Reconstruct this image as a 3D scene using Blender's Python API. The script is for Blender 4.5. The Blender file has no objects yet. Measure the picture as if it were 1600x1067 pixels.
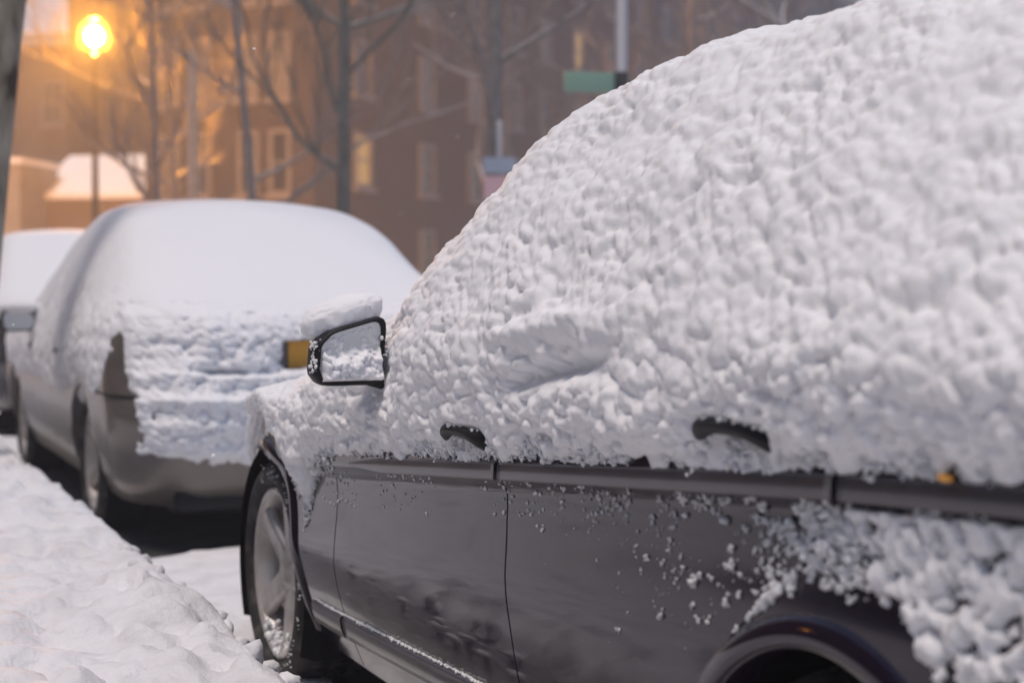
import bpy, bmesh, math, random
import numpy as np
from mathutils import Vector, Matrix

R = math.radians
random.seed(7)
rng = np.random.default_rng(11)
scene = bpy.context.scene
COL = scene.collection

# ------------------------------------------------------------------ camera, sky, sun, exposure
cam_d = bpy.data.cameras.new("camera")
cam = bpy.data.objects.new("camera", cam_d)
COL.objects.link(cam)
cam.location = (0, 0, 1.14)
cam.rotation_euler = (R(90 - 1.98), 0, R(-23.26))
cam_d.sensor_width = 36
cam_d.lens = 57.6
cam_d.clip_start = 0.05
cam_d.clip_end = 2000
cam_d.dof.use_dof = True
cam_d.dof.focus_distance = 3.35
cam_d.dof.aperture_fstop = 3.0
scene.camera = cam

SUN_DIR = Vector((-0.22, -0.16, 0.96)).normalized()
w = bpy.data.worlds.new("World")
scene.world = w
w.use_nodes = True
wn = w.node_tree.nodes
bg = wn["Background"]
sky = wn.new("ShaderNodeTexSky")
sky.sky_type = 'NISHITA'
sky.sun_disc = False
sky.sun_elevation = math.asin(SUN_DIR.z)
sky.sun_rotation = math.atan2(SUN_DIR.x, SUN_DIR.y)
sky.air_density = 1.0
sky.dust_density = 0.4
sky.ozone_density = 2.5
w.node_tree.links.new(sky.outputs[0], bg.inputs[0])
bg.inputs[1].default_value = 0.105

sun_d = bpy.data.lights.new("sun", 'SUN')
sun = bpy.data.objects.new("sun", sun_d)
COL.objects.link(sun)
sun.rotation_euler = SUN_DIR.to_track_quat('Z', 'Y').to_euler()
sun_d.energy = 2.65
sun_d.angle = R(15)
sun_d.color = (1.0, 0.86, 0.75)

scene.view_settings.view_transform = 'Standard'
scene.view_settings.look = 'None'
scene.view_settings.exposure = 0.0
scene.view_settings.gamma = 1.0
scene.cycles.use_denoising = True
scene.cycles.max_bounces = 8
scene.cycles.volume_bounces = 2
scene.cycles.caustics_reflective = False
scene.cycles.caustics_refractive = False
scene.cycles.sample_clamp_indirect = 4.0

# ------------------------------------------------------------------ helpers: noise
def _hash(ix, iy, iz, seed):
    h = (ix.astype(np.uint32) * np.uint32(374761393) + iy.astype(np.uint32) * np.uint32(668265263)
         + iz.astype(np.uint32) * np.uint32(2147483647) + np.uint32((seed * 974634377) & 0xffffffff))
    h = (h ^ (h >> np.uint32(13))) * np.uint32(1274126177)
    h = (h ^ (h >> np.uint32(16))) * np.uint32(2246822519)
    return ((h ^ (h >> np.uint32(15))) & np.uint32(0xffffff)).astype(np.float64) / 16777216.0

def vnoise(p, seed=0):
    p = np.asarray(p, float)
    i = np.floor(p).astype(np.int64); f = p - i
    u = f * f * (3 - 2 * f)
    r = 0
    for dx in (0, 1):
        for dy in (0, 1):
            for dz in (0, 1):
                wgt = (u[:, 0] if dx else 1 - u[:, 0]) * (u[:, 1] if dy else 1 - u[:, 1]) * (u[:, 2] if dz else 1 - u[:, 2])
                r = r + wgt * _hash(i[:, 0] + dx, i[:, 1] + dy, i[:, 2] + dz, seed)
    return r

def fbm(p, seed=0, octaves=3):
    a, t, r = 1.0, 0.0, 0
    for k in range(octaves):
        r = r + a * vnoise(np.asarray(p) * (2 ** k), seed + k * 17); t += a; a *= 0.5
    return r / t

def worley(p, seed=0):
    i = np.floor(p).astype(np.int64)
    best = np.full(len(p), 9.0)
    for dx in (-1, 0, 1):
        for dy in (-1, 0, 1):
            for dz in (-1, 0, 1):
                c = i + np.array([dx, dy, dz])
                q = np.stack([_hash(c[:, 0], c[:, 1], c[:, 2], seed + s) for s in (1, 2, 3)], 1) + c
                best = np.minimum(best, ((q - p) ** 2).sum(1))
    return np.sqrt(best)

def lumps(p, scales=((0.060, .42), (0.033, .34), (0.017, .24)), seed=0, warp=0.010, reach=.9):
    """cauliflower surface of wet clotted snow: 0..1"""
    wp = p + warp * (np.stack([vnoise(p * 40, seed + 90 + k) for k in range(3)], 1) - .5) * 2
    h = 0
    for k, (s, a) in enumerate(scales):
        d = worley(wp / s, seed + 10 * k)
        h = h + a * np.sqrt(np.clip(1 - (d / reach) ** 2, 0, 1))
    return h

def sstep(a, b, x):
    t = np.clip((x - a) / (b - a), 0, 1)
    return t * t * (3 - 2 * t)

# ------------------------------------------------------------------ helpers: meshes
def tag(o, label=None, cat=None, group=None, kind=None):
    if label: o["label"] = label
    if cat: o["category"] = cat
    if group: o["group"] = group
    if kind: o["kind"] = kind
    return o

def empty(name, loc, label, cat, group=None):
    o = bpy.data.objects.new(name, None)
    COL.objects.link(o)
    o.location = loc
    o.empty_display_size = 0.2
    return tag(o, label, cat, group)

def root_loc(o):
    while o.parent is not None:
        o = o.parent
    return np.array(o.location)

def link(name, me, mat=None, parent=None):
    o = bpy.data.objects.new(name, me)
    COL.objects.link(o)
    if mat is not None and len(me.materials) == 0:
        me.materials.append(mat)
    if parent is not None:
        o.parent = parent
    return o

def mesh_np(name, V, F, mat, parent=None, smooth=True):
    """V world coordinates (N,3); F (M,3|4) array or list of lists. A child's vertices are stored relative to its root."""
    V = np.asarray(V, float).reshape(-1, 3)
    if parent is not None:
        V = V - root_loc(parent)
    me = bpy.data.meshes.new(name)
    if isinstance(F, np.ndarray) and len(F):
        k = F.shape[1]
        me.vertices.add(len(V)); me.vertices.foreach_set("co", V.ravel())
        me.loops.add(F.size); me.loops.foreach_set("vertex_index", F.astype(np.int32).ravel())
        me.polygons.add(len(F))
        me.polygons.foreach_set("loop_start", np.arange(0, F.size, k, dtype=np.int32))
        me.polygons.foreach_set("loop_total", np.full(len(F), k, dtype=np.int32))
        me.update(calc_edges=True); me.validate()
    else:
        me.from_pydata([tuple(v) for v in V], [], [list(map(int, f)) for f in F])
        me.update()
    if smooth and len(me.polygons):
        me.polygons.foreach_set("use_smooth", np.ones(len(me.polygons), bool))
    return link(name, me, mat, parent)

def grid_faces(nr, nc, keep=None):
    """faces of an nr x nc vertex grid (row-major)."""
    r, c = np.meshgrid(np.arange(nr - 1), np.arange(nc - 1), indexing='ij')
    a = (r * nc + c).ravel()
    F = np.stack([a, a + 1, a + nc + 1, a + nc], 1)
    return F if keep is None else F[keep.ravel()]

def compact(V, F):
    used = np.unique(F)
    m = np.full(len(V), -1, np.int64); m[used] = np.arange(len(used))
    return V[used], m[F]

class MB:
    """collects simple shapes into one mesh"""
    def __init__(s): s.V, s.F = [], []
    def add(s, V, F):
        n = len(s.V); s.V += [tuple(v) for v in V]; s.F += [[i + n for i in f] for f in F]; return s
    def box(s, c, d, rz=0.0):
        c = np.array(c, float); hx, hy, hz = np.array(d, float) / 2
        ca, sa = math.cos(rz), math.sin(rz)
        V = [(c[0] + x * ca - y * sa, c[1] + x * sa + y * ca, c[2] + z) for x in (-hx, hx) for y in (-hy, hy) for z in (-hz, hz)]
        return s.add(V, [[0, 1, 3, 2], [4, 6, 7, 5], [0, 4, 5, 1], [2, 3, 7, 6], [0, 2, 6, 4], [1, 5, 7, 3]])
    def tube(s, pts, rad, n=8, caps=True):
        pts = [Vector(p) for p in pts]
        rad = rad if hasattr(rad, '__len__') else [rad] * len(pts)
        V, F = [], []
        prev = None
        for i, p in enumerate(pts):
            t = (pts[min(i + 1, len(pts) - 1)] - pts[max(i - 1, 0)]).normalized()
            a = prev if prev is not None else (Vector((0, 0, 1)) if abs(t.z) < .9 else Vector((1, 0, 0)))
            u = (a - t * a.dot(t)).normalized(); v = t.cross(u); prev = u
            for k in range(n):
                th = 2 * math.pi * k / n
                V.append(p + (u * math.cos(th) + v * math.sin(th)) * rad[i])
        for i in range(len(pts) - 1):
            for k in range(n):
                F.append([i * n + k, i * n + (k + 1) % n, (i + 1) * n + (k + 1) % n, (i + 1) * n + k])
        if caps:
            F.append(list(range(n))[::-1]); F.append([(len(pts) - 1) * n + k for k in range(n)])
        return s.add(V, F)
    def lathe(s, prof, axis='z', o=(0, 0, 0), n=32, cap=False):
        """prof: list of (radius, height along the axis)"""
        V, F = [], []
        for r, h in prof:
            for k in range(n):
                th = 2 * math.pi * k / n
                a, b = r * math.cos(th), r * math.sin(th)
                q = {'z': (a, b, h), 'x': (h, a, b), 'y': (a, h, b)}[axis]
                V.append((o[0] + q[0], o[1] + q[1], o[2] + q[2]))
        for i in range(len(prof) - 1):
            for k in range(n):
                F.append([i * n + k, i * n + (k + 1) % n, (i + 1) * n + (k + 1) % n, (i + 1) * n + k])
        if cap:
            F.append(list(range(n))[::-1]); F.append([(len(prof) - 1) * n + k for k in range(n)])
        return s.add(V, F)
    def build(s, name, mat, parent=None, smooth=False):
        o = mesh_np(name, np.array(s.V), s.F, mat, parent, smooth)
        bm = bmesh.new(); bm.from_mesh(o.data)
        bmesh.ops.recalc_face_normals(bm, faces=bm.faces[:])
        bm.to_mesh(o.data); bm.free()
        return o

def bevel(o, width, seg=2, angle=35):
    bm = bmesh.new(); bm.from_mesh(o.data)
    ed = [e for e in bm.edges if len(e.link_faces) == 2 and e.calc_face_angle(0) > R(angle)]
    bmesh.ops.bevel(bm, geom=ed, offset=width, segments=seg, profile=.6, affect='EDGES', clamp_overlap=True)
    for f in bm.faces: f.smooth = True
    bm.to_mesh(o.data); bm.free()
    return o

_ico = {}
def ico(sub):
    if sub not in _ico:
        bm = bmesh.new(); bmesh.ops.create_icosphere(bm, subdivisions=sub, radius=1)
        V = np.array([v.co[:] for v in bm.verts]); F = np.array([[v.index for v in f.verts] for f in bm.faces]); bm.free()
        _ico[sub] = (V, F)
    return _ico[sub]

def blob_arrays(P, Rd, sub=2, rough=.28, squash=None, seed=5):
    """many little lumps of snow as one array: centres P (N,3), radii Rd (N)"""
    V0, F0 = ico(sub)
    P = np.asarray(P); Rd = np.asarray(Rd); N = len(P)
    sc = 1 + (rng.random((N, 1, 3)) - .5) * .7
    V = V0[None] * Rd[:, None, None] * sc
    off = rng.random((N, 1, 3)) * 50
    q = (V0[None] * 1.5 + off).reshape(-1, 3)
    q2 = (V0[None] * 3.2 + off).reshape(-1, 3)
    n = (vnoise(q, seed) - .5 + .5 * (vnoise(q2, seed + 3) - .5)).reshape(N, -1, 1)
    V = V * (1 + 2 * rough * n) + P[:, None, :]
    F = (F0[None] + (np.arange(N) * len(V0))[:, None, None]).reshape(-1, 3)
    return V.reshape(-1, 3), F

def join_arrays(parts):
    Vs, Fs, n = [], [], 0
    for V, F in parts:
        if F.shape[1] == 4:
            F = np.concatenate([F[:, [0, 1, 2]], F[:, [0, 2, 3]]])
        Vs.append(V); Fs.append(F + n); n += len(V)
    return np.concatenate(Vs), np.concatenate(Fs)

def copy_tree(o, parent=None):
    c = o.copy(); COL.objects.link(c)
    if parent is not None: c.parent = parent
    for ch in list(o.children): copy_tree(ch, c)
    return c

# ------------------------------------------------------------------ materials
def mat(name, base, rough=.6, metal=0., coat=0., spec=.5, bump=None, var=None, emis=None, alpha=None, coat_rough=.05):
    m = bpy.data.materials.new(name); m.use_nodes = True
    nt = m.node_tree; b = nt.nodes["Principled BSDF"]
    b.inputs["Base Color"].default_value = (*base, 1)
    b.inputs["Roughness"].default_value = rough
    b.inputs["Metallic"].default_value = metal
    b.inputs["Coat Weight"].default_value = coat
    b.inputs["Coat Roughness"].default_value = coat_rough
    b.inputs["Specular IOR Level"].default_value = spec
    if emis:
        b.inputs["Emission Color"].default_value = (*emis[0], 1); b.inputs["Emission Strength"].default_value = emis[1]
    tc = None
    if var or bump:
        tc = nt.nodes.new("ShaderNodeTexCoord")
    if var:   # var = (second colour, scale, contrast lo, hi)
        n = nt.nodes.new("ShaderNodeTexNoise"); n.inputs["Scale"].default_value = var[1]; n.inputs["Detail"].default_value = 6
        nt.links.new(tc.outputs["Object"], n.inputs["Vector"])
        r = nt.nodes.new("ShaderNodeMapRange"); r.inputs[1].default_value = var[2]; r.inputs[2].default_value = var[3]
        nt.links.new(n.outputs["Fac"], r.inputs[0])
        mx = nt.nodes.new("ShaderNodeMix"); mx.data_type = 'RGBA'
        mx.inputs["A"].default_value = (*base, 1); mx.inputs["B"].default_value = (*var[0], 1)
        nt.links.new(r.outputs[0], mx.inputs["Factor"]); nt.links.new(mx.outputs["Result"], b.inputs["Base Color"])
    if bump:  # bump = (scale, strength, distance)
        n = nt.nodes.new("ShaderNodeTexNoise"); n.inputs["Scale"].default_value = bump[0]; n.inputs["Detail"].default_value = 5
        nt.links.new(tc.outputs["Object"], n.inputs["Vector"])
        bp = nt.nodes.new("ShaderNodeBump"); bp.inputs["Strength"].default_value = bump[1]; bp.inputs["Distance"].default_value = bump[2]
        nt.links.new(n.outputs["Fac"], bp.inputs["Height"]); nt.links.new(bp.outputs[0], b.inputs["Normal"])
    return m

def snow_mat(name, base, bumpscale, bumpdist, sss=0.0):
    m = mat(name, base, rough=.7, spec=.25, bump=(bumpscale, .55, bumpdist))
    b = m.node_tree.nodes["Principled BSDF"]
    if sss:
        b.inputs["Subsurface Weight"].default_value = sss
        b.inputs["Subsurface Radius"].default_value = (1.0, .9, .8)
        b.inputs["Subsurface Scale"].default_value = .010
    return m

def dirty_paint(name, base, film, lo, hi, metal=.6, rough=.22):
    """car paint with a thin film of dried road salt that dulls the gloss in patches"""
    m = mat(name, base, rough=rough, metal=metal, coat=.34, coat_rough=.01, spec=.38)
    nt = m.node_tree; b = nt.nodes["Principled BSDF"]
    tc = nt.nodes.new("ShaderNodeTexCoord")
    mp = nt.nodes.new("ShaderNodeMapping"); mp.inputs["Scale"].default_value = (1, 1.0, 2.6)
    nt.links.new(tc.outputs["Object"], mp.inputs["Vector"])
    n = nt.nodes.new("ShaderNodeTexNoise"); n.inputs["Scale"].default_value = 5; n.inputs["Detail"].default_value = 9; n.inputs["Roughness"].default_value = .65
    nt.links.new(mp.outputs[0], n.inputs["Vector"])
    r = nt.nodes.new("ShaderNodeMapRange"); r.inputs[1].default_value = lo; r.inputs[2].default_value = hi; r.inputs[4].default_value = .55
    nt.links.new(n.outputs["Fac"], r.inputs[0])
    mx = nt.nodes.new("ShaderNodeMix"); mx.data_type = 'RGBA'
    mx.inputs["A"].default_value = (*base, 1); mx.inputs["B"].default_value = (*film, 1)
    nt.links.new(r.outputs[0], mx.inputs["Factor"]); nt.links.new(mx.outputs["Result"], b.inputs["Base Color"])
    for sock, a0, a1 in (("Roughness", rough, .42), ("Coat Roughness", .01, .12)):
        q = nt.nodes.new("ShaderNodeMapRange"); q.inputs[2].default_value = .55; q.inputs[3].default_value = a0; q.inputs[4].default_value = a1
        nt.links.new(r.outputs[0], q.inputs[0]); nt.links.new(q.outputs[0], b.inputs[sock])
    return m

def snowy_bark(name, base, second, scale, snow_at=.72):
    """bark; snow lies where the surface faces up"""
    m = mat(name, base, rough=.9, spec=.2, var=(second, scale, .4, .62), bump=(scale * 2, .8, .02))
    nt = m.node_tree; b = nt.nodes["Principled BSDF"]
    g = nt.nodes.new("ShaderNodeNewGeometry"); s = nt.nodes.new("ShaderNodeSeparateXYZ")
    nt.links.new(g.outputs["Normal"], s.inputs[0])
    r = nt.nodes.new("ShaderNodeMapRange"); r.inputs[1].default_value = snow_at; r.inputs[2].default_value = snow_at + .2
    nt.links.new(s.outputs["Z"], r.inputs[0])
    src = b.inputs["Base Color"].links[0].from_socket
    mx = nt.nodes.new("ShaderNodeMix"); mx.data_type = 'RGBA'
    nt.links.new(src, mx.inputs["A"]); mx.inputs["B"].default_value = (.82, .84, .88, 1)
    nt.links.new(r.outputs[0], mx.inputs["Factor"]); nt.links.new(mx.outputs["Result"], b.inputs["Base Color"])
    return m

def brick_mat(name, c1, c2, mortar):
    m = mat(name, c1, rough=.9, spec=.2)
    nt = m.node_tree; b = nt.nodes["Principled BSDF"]
    tc = nt.nodes.new("ShaderNodeTexCoord"); br = nt.nodes.new("ShaderNodeTexBrick")
    mp = nt.nodes.new("ShaderNodeMapping"); mp.inputs["Rotation"].default_value = (R(90), 0, 0)
    nt.links.new(tc.outputs["Object"], mp.inputs["Vector"]); nt.links.new(mp.outputs[0], br.inputs["Vector"])
    br.inputs["Color1"].default_value = (*c1, 1); br.inputs["Color2"].default_value = (*c2, 1); br.inputs["Mortar"].default_value = (*mortar, 1)
    br.inputs["Scale"].default_value = 4.5; br.inputs["Mortar Size"].default_value = .015
    n = nt.nodes.new("ShaderNodeTexNoise"); n.inputs["Scale"].default_value = .88; n.inputs["Detail"].default_value = 5
    nt.links.new(tc.outputs["Object"], n.inputs["Vector"])
    r = nt.nodes.new("ShaderNodeMapRange"); r.inputs[3].default_value = .65; r.inputs[4].default_value = 1.3
    nt.links.new(n.outputs["Fac"], r.inputs[0])
    mx = nt.nodes.new("ShaderNodeMix"); mx.data_type = 'RGBA'; mx.blend_type = 'MULTIPLY'; mx.inputs["Factor"].default_value = 1
    nt.links.new(br.outputs["Color"], mx.inputs["A"]); nt.links.new(r.outputs[0], mx.inputs["B"])
    nt.links.new(mx.outputs["Result"], b.inputs["Base Color"])
    return m

M = {}
M['snow'] = snow_mat("wet_snow", (.82, .83, .86), 200, .0012, .6)
M['snow_soft'] = snow_mat("soft_snow", (.82, .83, .86), 60, .006)
M['snow_ground'] = mat("trodden_snow", (.76, .76, .78), rough=.75, spec=.2, bump=(30, .5, .020), var=((.62, .61, .62), 7, .45, .75))
M['paint'] = dirty_paint("dark_grey_paint", (.013, .008, .019), (.028, .020, .025), .55, 1.0, metal=.2, rough=.09)
M['silver'] = dirty_paint("silver_paint", (.17, .150, .138), (.24, .21, .195), .4, .8, metal=.5, rough=.34)
M['dark_paint'] = dirty_paint("charcoal_paint", (.10, .10, .11), (.2, .19, .19), .4, .8)
M['black'] = mat("black_plastic", (.010, .010, .011), rough=.5, spec=.25)
M['liner'] = mat("wheel_well_black", (.006, .006, .006), rough=.95, spec=.1)
M['rubber'] = mat("tyre_rubber", (.018, .017, .017), rough=.75, var=((.10, .095, .09), 14, .5, .75), bump=(40, .4, .004))
M['alloy'] = mat("salt_dulled_alloy", (.56, .53, .51), rough=.40, metal=.5, var=((.38, .35, .33), 16, .4, .7))
M['trim'] = mat("grey_trim_strip", (.075, .070, .078), rough=.34, metal=.35, coat=.4)
M['chrome'] = mat("chrome", (.7, .7, .72), rough=.12, metal=1)
M['amber'] = mat("amber_glint", (.95, .42, .03), rough=.15, coat=1)  # painted lamp glint on the trim strip
M['mirror'] = mat("frosted_mirror_glass", (.62, .66, .70), rough=.42, metal=.8)
M['glass'] = mat("dark_car_glass", (.01, .012, .014), rough=.05, coat=1)
M['red_lens'] = mat("red_tail_lens", (.16, .02, .03), rough=.45, coat=.3)
M['plate'] = mat("orange_plate", (.72, .36, .04), rough=.45)
M['asphalt'] = mat("asphalt", (.020, .019, .020), rough=.9, bump=(80, .5, .006), var=((.035, .035, .036), 6, .4, .7))
M['bark'] = snowy_bark("dark_bark", (.16, .145, .138), (.21, .195, .185), 7)
M['green_bark'] = snowy_bark("grey_green_bark", (.10, .11, .10), (.14, .15, .13), 5)
M['brick'] = brick_mat("dark_red_brick", (.034, .028, .032), (.025, .021, .024), (.042, .042, .044))
M['brick_far'] = brick_mat("brown_brick", (.13, .08, .06), (.10, .07, .05), (.13, .11, .10))
M['white_frame'] = mat("white_window_frame", (.13, .125, .13), rough=.6)
M['pane'] = mat("dark_window_pane", (.012, .014, .018), rough=.06, spec=.6)
M['lit_pane'] = mat("lit_window_pane", (.2, .12, .05), rough=.3, emis=((1.0, .55, .15), .35))
M['blind_pane'] = mat("blinds_behind_glass", (.11, .105, .10), rough=.3)
M['stone'] = mat("stone_trim", (.36, .33, .31), rough=.85)
M['stucco'] = mat("pale_stucco", (.27, .25, .22), rough=.9, var=((.22, .20, .17), 2, .4, .7))
M['tan_wall'] = mat("tan_wall", (.17, .135, .10), rough=.9)
M['steel'] = mat("galvanised_steel", (.40, .39, .41), rough=.5, metal=.3)
M['wood_pole'] = mat("weathered_wood", (.46, .35, .26), rough=.9, var=((.36, .26, .19), 9, .4, .7))
M['dark_metal'] = mat("dark_metal", (.03, .03, .03), rough=.5)
M['sign_green'] = mat("green_sign", (.20, .33, .25), rough=.5)
M['sign_pink'] = mat("faded_red_white_sign", (.62, .40, .42), rough=.5)
M['sign_blue'] = mat("pale_blue_sign", (.32, .37, .46), rough=.5)
M['concrete'] = mat("kerb_concrete", (.28, .27, .26), rough=.9)
M['sodium'] = mat("sodium_lamp", (1, .6, .2), rough=.4, emis=((1.0, .37, .03), 10500))

# ------------------------------------------------------------------ near car: side surface in world coordinates
CX = 2.07
WF, WR = 4.56, 1.75            # axles (y)
WZ, TR = .317, .317            # wheel centre height, tyre radius
ARCH = .358
def tab(*kv):
    x = np.array([k for k, _ in kv], float); v = np.array([q for _, q in kv], float)
    o = np.argsort(x); x, v = x[o], v[o]
    return lambda t: np.interp(t, x, v)

strip_z = tab((.6, .925), (1.38, .91), (1.716, .888), (2.81, .794), (3.92, .698), (4.6, .66), (5.3, .60))
belt_z = tab((.7, 1.0), (1.5, 1.005), (3.0, .96), (3.9, .90), (4.5, .80), (5.0, .70), (5.3, .62))

def half_w(y):
    y = np.asarray(y, float)
    f = np.clip((y - 4.35) / .96, 0, 1); r = np.clip((1.3 - y) / .6, 0, 1)
    return .89 - .33 * f ** 2.4 - .14 * r ** 2

def inset(y, z):
    y, z = np.broadcast_arrays(np.asarray(y, float), np.asarray(z, float))
    zs = strip_z(y)
    lo = .075 * np.clip((.46 - z) / .27, 0, 1) ** 1.6
    d = zs - z                      # below the crease
    under = .020 * sstep(.0, .045, d) * (1 - sstep(.06, .26, d))
    up = np.clip(z - zs, 0, 1)
    return lo + under + .10 * up + .35 * up ** 2

def side_x(y, z):
    return CX - (half_w(y) - inset(y, z))

root = empty("parked_car", (CX, 3.1, 0), "dark grey sedan nearest the camera, its doors half buried in clotted snow", "car", "snowed-in cars parked along the kerb")

# seams (y as a function of z)
seam1 = tab((.15, 3.83), (.30, 3.835), (.45, 3.855), (.60, 3.88), (.75, 3.91), (1.0, 3.93))
seam2 = tab((.15, 2.66), (.30, 2.69), (.45, 2.73), (.60, 2.79), (.70, 2.812), (.80, 2.815), (1.0, 2.80))
seam3 = tab((.15, 2.16), (.30, 2.14), (.45, 2.095), (.574, 2.03), (.657, 1.964), (.748, 1.845), (.80, 1.775), (.888, 1.716), (1.0, 1.69))
G = .0036

def panel(name, ya, yb, parent, nc, z0=.20, nr=90, arch=None, matl=None):
    """body panel between the curves ya(z) < yb(z), edges folded inwards so that the seams are real gaps"""
    t = np.linspace(0, 1, nr)[:, None]
    s = np.linspace(0, 1, nc)[None, :]
    zmid = z0 + (0.9 - z0) * t
    y = ya(zmid) + (yb(zmid) - ya(zmid)) * s
    z = z0 + (belt_z(y) - z0) * t
    y = ya(z) + (yb(z) - ya(z)) * s
    x = side_x(y, z)
    keep = np.ones((nr - 1, nc - 1), bool)
    if arch is not None:
        cy, cz, rad = arch
        dy, dz = y - cy, z - cz
        d = np.hypot(dy, dz)
        ins = d < rad
        allin = ins[:-1, :-1] & ins[1:, :-1] & ins[:-1, 1:] & ins[1:, 1:]
        keep = ~allin
        k = np.where(ins & (d > 1e-6), rad / np.maximum(d, 1e-6), 1)
        near = np.zeros_like(ins)
        touch = keep & (ins[:-1, :-1] | ins[1:, :-1] | ins[:-1, 1:] | ins[1:, 1:])
        for a in (slice(0, -1), slice(1, None)):
            for b in (slice(0, -1), slice(1, None)):
                near[a, b] |= touch
        mv = ins & near
        y = np.where(mv, cy + dy * k, y); z = np.where(mv, cz + dz * k, z)
        x = side_x(y, z)
    V = np.stack([x, y, z], -1).reshape(-1, 3)
    F = grid_faces(nr, nc, keep)[:, ::-1]
    # folded seam edges
    parts = [(V, F)]
    for col in (0, nc - 1):
        e = np.stack([x[:, col], y[:, col], z[:, col]], -1)
        sg = 1 if col == 0 else -1
        rows = [e, e + [.0025, -.0008 * sg, 0], e + [.03, -.0008 * sg, 0]]
        E = np.stack(rows, 0).reshape(-1, 3)
        parts.append((E, grid_faces(3, nr)))
    V, F = join_arrays(parts)
    V, F = compact(V, F)
    return mesh_np(name, V, F, matl or M['paint'], parent)

fender = panel("fender", lambda z: seam1(z) + G, lambda z: np.full_like(z, 5.22), root, 130, arch=(WF, WZ, ARCH))
fdoor = panel("door", lambda z: seam2(z) + G, lambda z: seam1(z) - G, root, 90)
rdoor = panel("door", lambda z: seam3(z) + G, lambda z: seam2(z) - G, root, 90)
tag(fdoor, "front door, mirror at its corner"); tag(rdoor, "rear door, snow stuck at its back edge")
quarter = panel("rear_quarter", lambda z: np.full_like(z, .78), lambda z: seam3(z) - G, root, 120, arch=(WR, WZ, ARCH))

def arch_lip(cy, parent):
    """rolled lip round the wheel opening"""
    th = np.linspace(R(-14), R(194), 80)
    prof = [(ARCH + .042, .003), (ARCH + .038, -.003), (ARCH + .028, -.008), (ARCH + .012, -.010), (ARCH - .002, -.009), (ARCH - .006, .0), (ARCH - .006, .05)]
    V = []
    for a in th:
        for r, o in prof:
            y, z = cy + r * math.cos(a), WZ + r * math.sin(a)
            V.append((float(side_x(y, min(z, .86))) + o, y, z))
    return mesh_np("arch_lip", V, grid_faces(len(th), len(prof)), M['paint'], parent)
arch_lip(WF, fender); arch_lip(WR, quarter)

# far side, nose, tail, underside and the roof that the snow hides
ys = np.concatenate([np.linspace(.74, 1.5, 16), np.linspace(1.6, 4.3, 28), np.linspace(4.4, 5.3, 22)])
roof_edge_z = tab((.6, .95), (.9, 1.05), (1.5, 1.32), (1.9, 1.39), (2.6, 1.40), (3.0, 1.36), (3.3, 1.22), (3.6, 1.05), (3.95, .93), (4.5, .84), (5.0, .74), (5.3, .62))
roof_edge_x = tab((.6, .70), (1.5, .56), (2.6, .545), (3.1, .58), (3.6, .70), (3.95, .74), (4.5, .74), (5.0, .62), (5.3, .42))
sec = []
for y in ys:
    b = float(belt_z(y)); hb = CX - float(side_x(y, b)); re, rz = float(roof_edge_x(y)), float(roof_edge_z(y))
    re = min(re, hb - .02); rz = max(rz, b + .004)
    hw = float(half_w(y))
    sec.append([(CX - hb, y, b), (CX - re, y, rz), (CX - re * .6, y, rz + .03), (CX, y, rz + .045), (CX + re * .6, y, rz + .03), (CX + re, y, rz), (CX + hb, y, b),
                (CX + hw - .005, y, .70), (CX + hw, y, .5), (CX + hw - .06, y, .24), (CX + .5, y, .18), (CX - .5, y, .18)])
sec = np.array(sec)
V = list(sec.reshape(-1, 3)); F = [list(map(int, f)) for f in grid_faces(len(ys), 12)]
F.append(list(range(11, -1, -1))); F.append([(len(ys) - 1) * 12 + k for k in range(12)])
body = mesh_np("body", V, F, M['paint'], root)
# front bumper and tail caps of the near car
for y0, y1, hh in ((5.2, 5.33, .46), (.70, .80, .5)):
    bum = MB(); bum.box((CX, (y0 + y1) / 2, .22 + hh / 2), (1.16, y1 - y0, hh))
    bevel(bum.build("bumper", M['paint'], root), .04, 3)
# wheel wells
for cy in (WF, WR):
    mb = MB()
    th = np.linspace(R(-30), R(210), 40)
    V, F = [], []
    for a in th:
        for r, xx in ((ARCH - .003, 1.205), (ARCH + .02, 1.24), (ARCH + .02, 1.62)):
            V.append((xx, cy + r * math.cos(a), WZ + r * math.sin(a)))
    F = [list(map(int, f)) for f in grid_faces(len(th), 3)]
    mb.add(V, F)
    mb.box((1.64, cy, .42), (.03, .82, .68))
    mb.build("wheel_well", M['liner'], root)

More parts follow.
